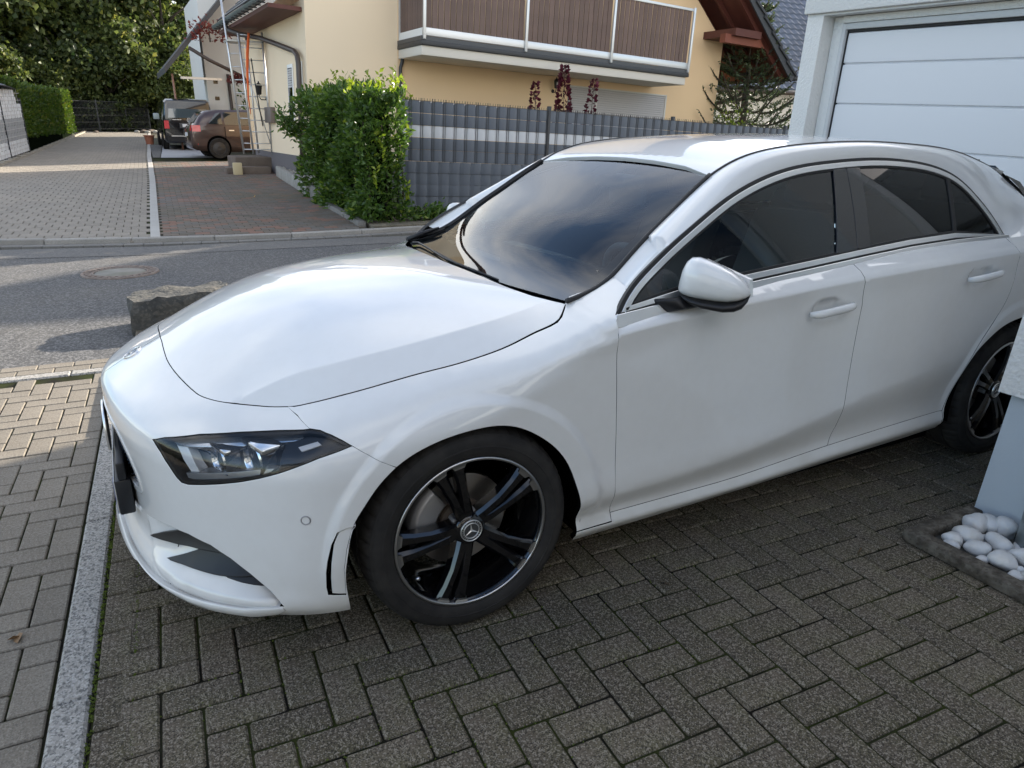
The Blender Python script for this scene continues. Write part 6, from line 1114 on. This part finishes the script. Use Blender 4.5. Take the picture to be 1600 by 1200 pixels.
# monkey puzzle tree
rg = np.random.default_rng(23); mp_ = empty('monkey_puzzle_tree', (16.2,14.2,0), label='spiky monkey puzzle tree between the cream house and the garage', cat='tree'); b = MB(); b.tube([(0,0,0),(0,0,2.5),(.05,0,5.4)], [.13,.10,.03], 8); P = []; D = []
for lv in range(13):
    z = 1.2+lv*.33; n_ = 9 if lv < 9 else 5; L = 1.75*(1-lv/13.5)+.22
    for k in range(n_):
        a = 2*math.pi*(k+.5*(lv % 2)+rg.uniform(-.2,.2))/n_; pts = []; d0 = np.array([math.cos(a), math.sin(a), 0]); LL = L*rg.uniform(.8,1.15)
        for j in range(7): t = j/6; p = np.array([0,0,z])+d0*LL*t+np.array([0,0,-.16*math.sin(t*2.4)*LL+.42*t**2.2*LL]); pts.append(p)
        b.tube([tuple(p) for p in pts], [.022]*6+[.008], 5)
        subs = [pts] 
        for sgn in (-1, 1):
            for jj in (3, 4): q0 = pts[jj]; side = np.array([-d0[1], d0[0], 0])*sgn; subs.append([q0+(d0*.6+side*.8+[0,0,.45])*LL*.34*u_ for u_ in np.linspace(0, 1, 4)])
        for sp in subs:
            sp = np.array(sp)
            for j in range(len(sp)-1):
                for t in np.linspace(0, 1, 9): p = sp[j]*(1-t)+sp[j+1]*t; dd = sp[j+1]-sp[j]; dd = dd/np.linalg.norm(dd); rr = rg.normal(size=3); rr -= dd*(rr@dd); rr /= np.linalg.norm(rr)+1e-6; P.append(p); D.append(rr*.8+dd*.8)
b.build('trunk', M_BARK, mp_, True); link('needles', leaf_mesh('needles', np.array(P), np.array(D), rg.uniform(.06,.095,len(P)), .26, LM_PUZ, rg, .2, 0), None, mp_)
# red-leaved shoots behind the fence
for x, z1, n_, lab in ((7.88,2.42,130,'dark red leafy shoot above the fence, left of the three'),(8.64,2.80,420,'tallest red leafy shoot above the fence beside the wall lantern'),(9.36,2.55,150,'red leafy shoot above the fence in front of the shutter')):
    rg = np.random.default_rng(int(x*100)); t_ = empty('red_shrub', (x,12.4,.1), label=lab, cat='shrub', group='red shrubs behind the fence'); P = []; D = []
    for j in range(n_): t = rg.uniform(); a = rg.uniform(0, 6.28); w = .16*(1.2-t)*(1.6 if n_ > 200 else 1); P.append((math.cos(a)*w*.6+.12*t*(x > 9)-.0, math.sin(a)*w*.6, 1.45+(z1-1.5)*t)); D.append((math.cos(a), math.sin(a), .35))
    link('foliage', leaf_mesh('foliage', np.array(P), np.array(D), rg.uniform(.07,.11,n_), .42, LM_RED, rg), None, t_); MB().tube([(0,0,0),(.03,0,1.2),(.12*(x > 9),0,z1-.1)], [.014,.011,.004], 6).build('stem', M_BARK, t_, True)
def bush(name, c, r, n, m, label, cat='shrub', seed=1, size=(.06,.12), core=True):
    rg = np.random.default_rng(seed); t = empty(name, c, label=label, cat=cat); v = rg.normal(size=(n, 3)); v /= np.linalg.norm(v, axis=1)[:, None]; v[:, 2] = np.abs(v[:, 2])*1.0; P = v*np.array(r)*rg.uniform(.55,1.05,n)[:, None]*(1+.18*np.sin(v[:, :1]*7+v[:, 1:2]*5)); link('foliage', leaf_mesh('foliage', P, v+rg.normal(size=(n, 3))*.6, rg.uniform(*size, n), .3, m, rg), None, t); MB().tube([(0,0,0),(0,0,r[2]*.7)], [.03,.01], 6).build('stem', M_BARK, t); return t
bush('green_shrub', (14.3,12.6,0), (.7,.6,1.95), 1500, LM_LAURY, 'bright yellow-green shrub behind the fence below the eaves', seed=3); bush('green_shrub', (16.9,12.8,0), (.6,.5,2.0), 900, LM_BUSH, 'yellow-green shrub at the foot of the monkey puzzle tree', seed=4); bush('oleander', (4.3,26.5,.5), (.75,.6,2.4), 1300, LM_BUSH, 'green oleander bush beside the white house wall', seed=5, size=(.10,.18))
v_ = bush('red_vine', (2.9,26.5,4.15), (.7,.3,.75), 240, LM_VINE, 'red autumn vine on the white house roof edge', 'vine', 6, (.10,.16)); fb_ = bush('flower_basket', (2.42,18.2,2.45), (.22,.22,.20), 300, LM_VINE, 'red flower basket hanging beside the scaffold tower', 'flowers', 7, (.05,.09))
# white and grey screen fence, shed, far fence
lf = empty('screen_fence', label='white and grey strip screen fence at the left edge of the lane', cat='fence'); A = Vector((-3.62,16.6,0)); B = Vector((-2.92,24.7,0)); dv = (B-A).normalized(); nv = Vector((dv.y,-dv.x,0)); Ln = (B-A).length
M_G1 = mat('strip_grey', (.30,.31,.32), .5); M_G2 = mat('strip_white', (.66,.67,.68), .5)
for k in range(9):
    V = []; F = []; x = 0.; L2 = Ln if k < 7 else Ln-.55
    n_ = int(L2/.104)
    for i in range(n_+1):
        p = A+dv*min(i*.104, L2)+nv*(.016 if (i//2+k) % 2 else -.006); z0 = gz(p.y)+.10+k*.192; V += [(p.x,p.y,z0),(p.x,p.y,z0+.188)]
    F = [(2*i, 2*i+2, 2*i+3, 2*i+1) for i in range(n_)]; MB().add(V, F).build('privacy_strip', M_G1 if 1 < k < 5 else M_G2, lf, auto=30)
for i in range(int(Ln/.26)): p = A+dv*i*.26+nv*.012; MB().bar((p.x,p.y,gz(p.y)), (p.x,p.y,gz(p.y)+1.86), .008).build('rod', M_SHUT, lf)
for k in range(9): MB().bar(tuple(A+nv*.022+Vector((0,0,gz(A.y)+.195+k*.192))), tuple(B+nv*.022+Vector((0,0,gz(B.y)+.195+k*.192))), .010).build('cross_wire', M_SHUT, lf)
for t in (0, .33, .66, 1.0): p = A+(B-A)*t; MB().box((p.x-.03,p.y-.03,gz(p.y)-.1), (p.x+.03,p.y+.03,gz(p.y)+(1.95 if t < .95 else 1.6))).build('post', M_ROD, lf)
hd = empty('garden_shed', (-4.4,23.0,.4), label='dark garden shed behind the screen fence at the left edge', cat='shed'); MB().box((-1.2,-1.0,0), (1.15,1.4,1.95)).build('wall', mat('shed_wood', (.045,.038,.035), .8), hd); MB().add([(-1.5,-1.3,1.95),(1.5,-1.3,1.92),(1.5,1.7,1.92),(-1.5,1.7,1.95),(-.2,.2,2.5)], [(0,1,4),(1,2,4),(2,3,4),(3,0,4),(0,3,2,1)]).build('roof', mat('shed_felt', (.10,.105,.115), .8), hd)
ff = empty('far_fence', (0,0,0), label='black wire mesh fence closing the far end of the lane', cat='fence'); pp = [(-2.2,41.6),(-1.0,42.6),(.35,43.8),(1.5,44.6)]
for x, y in pp: MB().box((x-.03,y-.03,gz(y)), (x+.03,y+.03,gz(y)+1.55)).build('post', M_ROD, ff)
for (xa, ya), (xb, yb) in zip(pp[:-1], pp[1:]):
    for k in range(5): MB().bar((xa,ya,gz(ya)+.12+k*.34), (xb,yb,gz(yb)+.12+k*.34), .018).build('cross_wire', M_ROD, ff)
    m_ = MB()
    for t in np.linspace(0, 1, 22): x, y = xa+(xb-xa)*t, ya+(yb-ya)*t; m_.bar((x,y,gz(y)+.05), (x,y,gz(y)+1.5), .012)
    tag(m_.build('mesh_rods', M_ROD, ff), kind='stuff')
for i, (x, y, s_) in enumerate(((1.0,41.2,.16),(1.15,41.0,.12),(1.35,41.4,.18),(1.6,41.2,.14),(-1.2,41.0,.10),(.7,41.6,.12))): rock('rubble_stone', (x,y,gz(y)+s_*.4), (s_*1.4,s_,s_*.7), 50+i, M_LW if i % 2 else M_STEP, sub=2, label=['biggest pale rubble stone on the heap at the lane end','brown rubble stone right of the heap centre at the lane end','pale rubble stone at the right of the lane-end heap','brown rubble stone furthest right on the lane-end heap','lone pale stone at the far left lane corner','brown stone at the left foot of the lane-end heap'][i], cat='stone', group='rubble at the lane end')
b = MB().lathe([(0,0),(.13,0),(.18,.30),(.20,.30),(.20,.35),(.17,.35),(.15,.30)], 20, 'z').build('terracotta_pot', mat('terracotta', (.36,.14,.085), .8), None, auto=40); b.location = (.72,30.5,gz(30.5)); tag(b, 'terracotta pot standing left of the black van', 'pot')
# fallen leaves
M_DRY = mat('dry_leaf', (.20,.12,.06), .8); rg = np.random.default_rng(31)
def litter(x, y, s_, z, lab, m=M_DRY):
    me = leaf_mesh('fallen_leaf', np.array([[0,0,0.]]), np.array([[math.cos(x*50), math.sin(x*50), .03]]), [s_], .32, m, rg, .1, .05); o = link('fallen_leaf', me, None); o.location = (x, y, z); tag(o, lab, 'leaf', 'fallen leaves')
litter(-1.225,-.30,.055,-.030,'dry brown leaf on the paving left of the light kerb'); litter(1.39,-1.17,.06,.006,'dry brown leaf on the paving left of the timber edging'); litter(.67,-1.0,.04,.006,'small dry leaf on the paving below the front door'); litter(1.6,12.4,.10,gz(12.4)+.01,'yellow leaf on the red block paving', mat('yellow_leaf', (.55,.30,.04), .7)); litter(-1.255,-.27,.04,-.030,'second dry leaf beside the brown one left of the kerb')
# moss tufts in the joints near the kerb
ms = MB(); rr_ = random.Random(3)
def moss(a, b_, s_):
    c = PO+ex*a+ey*b_; s2 = s_*.6; ms.add([(c.x-s_,c.y,-.004),(c.x,c.y-s2,-.004),(c.x+s_,c.y,-.004),(c.x,c.y+s2,-.004),(c.x,c.y,s_*.35)], [(0,1,4),(1,2,4),(2,3,4),(3,0,4)])
for i in range(1500):
    w = rr_.random()
    if w < .40: moss(-.861+rr_.gauss(0,.004), rr_.uniform(-.6,1.6), rr_.uniform(.002,.006))
    elif w < .70: moss(-.766+rr_.gauss(0,.003), rr_.uniform(-.5,1.3), rr_.uniform(.002,.005))
    else:
        k = rr_.choice([(-.5,.3),(-.3,-.1),(.1,.2),(.1,-.1),(-.1,.1),(.8,.3),(.4,.5),(-.6,-.2),(.6,.0)]); a = k[0]+rr_.gauss(0,.12); b2 = k[1]+rr_.gauss(0,.10)
        if rr_.random() < .5: a = round(a*10)/10+rr_.gauss(0,.002)
        else: b2 = round(b2*10)/10+rr_.gauss(0,.002)
        moss(a, b2, rr_.uniform(.0015,.004))
tag(ms.build('moss', mat('moss_green', (.075,.105,.012), .95, rvar=.3)), 'green moss growing in the joints of the grey paving', 'moss', kind='stuff')
# ---------------------------------------------------------------- parked vehicles in the background
def vehicle(name, loc, rz, stations, m, label, wheels, wr, parts):
    root = empty(name, loc, label=label, cat='car' if name != 'black_van' else 'van'); root.rotation_euler = (0,0,rz); V = []; F = []
    for x, zb, zl, zr, wl, wb, wt in stations:
        h = [(-wl*.9,zb),(-wl,zb+.12),(-wb,zl-.05),(-wb+.01,zl+.03),(-wt-.03,zr-.10),(-wt+.06,zr-.02),(0,zr),(wt-.06,zr-.02),(wt+.03,zr-.10),(wb-.01,zl+.03),(wb,zl-.05),(wl,zb+.12),(wl*.9,zb)]; V += [(x, y, z) for y, z in h]
    n = 13
    for i in range(len(stations)-1):
        for j in range(n): F.append((i*n+j, i*n+(j+1) % n, (i+1)*n+(j+1) % n, (i+1)*n+j))
    F += [tuple(range(n)), tuple(range(len(V)-n, len(V)))]; MB().add(V, F).build('body', m, root, auto=38)
    for x, y in wheels:
        w = MB().lathe([(wr*.62,-.10),(wr*.9,-.11),(wr,-.07),(wr,.07),(wr*.9,.11),(wr*.62,.10)], 32, c=(x,y,wr)).build('wheel', M_TYRE, root, auto=40); MB().lathe([(0,-.10),(wr*.2,-.105),(wr*.6,-.085),(wr*.64,-.10)], 5 if False else 20, c=(x,y,wr)).build('rim', mat('dark_rim', (.05,.05,.052), .4, .5) if 'dark_rim' not in bpy.data.materials else bpy.data.materials['dark_rim'], w)
        s_ = -1 if y < 0 else 1; MB().lathe([(0,-.004),(wr*1.13,-.004),(wr*1.13,.004),(0,.004)], 32, c=(x, y+s_*.078, wr+.02)).build('wheel_arch', M_VOID, root)
    for nm, pts, mm, th2 in parts:
        p = [Vector(q) for q in pts]; nn = (p[1]-p[0]).cross(p[2]-p[0]).normalized()*th2; k = len(p); MB().add([tuple(q+nn) for q in p]+[tuple(q-nn*.5) for q in p], [tuple(range(k)), tuple(reversed(range(k, 2*k)))]+[(i, k+i, k+(i+1) % k, (i+1) % k) for i in range(k)]).build(nm, mm, root)
    return root
M_BROWN = mat('brown_metallic', (.075,.050,.045), .30, .35, coat=1.0); M_BLK = mat('black_car_paint', (.008,.009,.011), .2, coat=1.0); M_CGL = mat('dark_car_glass', (.02,.028,.032), .04, coat=1.0, spec=.9); M_RGL = mat('rear_glass', (.06,.085,.10), .04, coat=1.0, spec=1.0); M_TLR = mat('tail_red', (.55,.02,.03), .2, coat=1); M_NP = mat('plate_white', (.66,.68,.70), .4)
hs2 = [(0,.42,.78,.86,.74,.72,.66),(.05,.30,.86,.93,.81,.79,.70),(.14,.26,.92,1.03,.85,.83,.71),(.32,.23,.95,1.27,.865,.845,.67),(.50,.22,.96,1.405,.87,.85,.635),(.85,.21,.96,1.455,.87,.85,.62),(1.7,.21,.95,1.475,.87,.85,.62),(2.3,.21,.94,1.45,.87,.85,.61),(2.75,.22,.94,1.22,.87,.85,.66),(3.05,.23,.93,1.00,.865,.84,.74),(3.65,.26,.80,.86,.84,.80,.72),(3.95,.34,.62,.68,.72,.68,.60)]
vehicle('brown_hatchback', (1.45,22.95,gz(22.9)+.0), R(2), hs2, M_BROWN, 'brown hatchback parked with its tail towards the lane', [(.78,-.80),(3.2,-.80),(.78,.80),(3.2,.80)], .315,
 [('rear_window', [(.145,-.60,1.06),(.145,.60,1.06),(.415,.54,1.37),(.415,-.54,1.37)][::-1], M_RGL, .012), ('side_window', [(1.02,-.835,1.00),(2.62,-.835,.99),(2.45,-.69,1.33),(1.8,-.665,1.39),(1.02,-.665,1.37)], M_CGL, .012), ('quarter_window', [(.55,-.835,1.03),(.95,-.835,1.01),(.95,-.675,1.36),(.80,-.68,1.33)], M_CGL, .012), ('tail_light', [(.06,-.80,.80),(.30,-.868,.80),(.30,-.858,.98),(.09,-.80,.98)], M_TLR, .012), ('tail_light', [(.02,-.66,.82),(.02,-.80,.82),(.07,-.80,.98),(.06,-.66,.98)], M_TLR, .015), ('number_plate', [(-.012,.26,.66),(-.012,-.26,.66),(-.0,-.26,.77),(-.0,.26,.77)], M_NP, .008), ('door_seam', [(1.0,-.872,.35),(1.012,-.872,.35),(1.012,-.862,.95),(1.0,-.862,.95)], M_VOID, .003), ('door_handle', [(1.12,-.875,.83),(1.27,-.875,.83),(1.27,-.872,.86),(1.12,-.872,.86)], M_CHROME, .012), ('bumper_reflector', [(.06,-.79,.42),(.20,-.85,.42),(.20,-.85,.45),(.06,-.79,.45)], M_TLR, .01)])
vs = [(0,.40,1.02,1.70,.90,.88,.74),(.04,.30,1.05,1.78,.93,.92,.78),(.16,.27,1.05,1.83,.95,.945,.80),(.6,.25,1.05,1.86,.955,.95,.81),(3.2,.25,1.05,1.86,.955,.95,.81),(3.9,.26,1.05,1.45,.95,.94,.80),(4.5,.30,.95,1.02,.92,.88,.80),(4.85,.4,.7,.75,.8,.75,.7)]
vn = vehicle('black_van', (1.90,26.6,gz(26.6)), R(90), vs, M_BLK, 'black van parked with its rear towards the camera', [(.95,-.885),(3.7,-.885),(.95,.885),(3.7,.885)], .33,
 [('rear_window', [(-.02,.74,1.16),(-.02,-.74,1.16),(.035,-.66,1.66),(.035,.66,1.66)], M_RGL, .015), ('tail_light', [(-.015,.92,.78),(-.015,.74,.78),(-.01,.74,1.06),(-.01,.90,1.06)], M_TLR, .02), ('tail_light', [(-.015,-.74,.78),(-.015,-.92,.78),(-.01,-.90,1.06),(-.01,-.74,1.06)], M_TLR, .02), ('plate_panel', [(-.02,.36,.80),(-.02,-.36,.80),(-.02,-.36,.98),(-.02,.36,.98)], M_GREYB, .012), ('number_plate', [(-.03,.26,.84),(-.03,-.26,.84),(-.03,-.26,.95),(-.03,.26,.95)], M_NP, .010), ('bumper_trim', [(-.03,.70,.505),(-.03,-.70,.505),(-.03,-.70,.54),(-.03,.70,.54)], M_CHROME, .012), ('bumper_step', [(-.06,.85,.36),(-.06,-.85,.36),(-.06,-.85,.49),(-.06,.85,.49)], M_BLACKP, .03), ('model_script', [(-.02,.60,1.085),(-.02,.28,1.085),(-.02,.28,1.105),(-.02,.60,1.105)], M_CHROME, .01), ('side_window', [(.35,.955,1.10),(3.2,.955,1.10),(3.1,.83,1.65),(.42,.83,1.65)], M_CGL, .01)])
vn.scale = (.92,.90,.95)
T = Matrix(((0,0,-1,-.03),(1,0,0,0),(0,1,0,1.09),(0,0,0,1))); e_ = MB().lathe([(.060,.0),(.064,.008),(.078,.008),(.080,.0)], 24, 'z').xf(T).build('emblem', M_CHROME, vn)
for (x0, y0, x1, y1) in ((-.035,.055,-.012,.005),(-.012,.005,0,.03),(0,.03,.012,.005),(.012,.005,.035,.055),(-.055,.03,-.025,-.055),(-.025,-.055,0,-.005),(0,-.005,.025,-.055),(.025,-.055,.055,.03)): MB().bar(tuple(T @ Vector((x0,y0,.006))), tuple(T @ Vector((x1,y1,.006))), .012).build('emblem_stroke', M_CHROME, e_)
MB().box((1.0,.98,1.10), (1.12,1.20,1.32)).build('wing_mirror', mat('mirror_grey', (.30,.36,.36), .3), vn, bevel=.03)
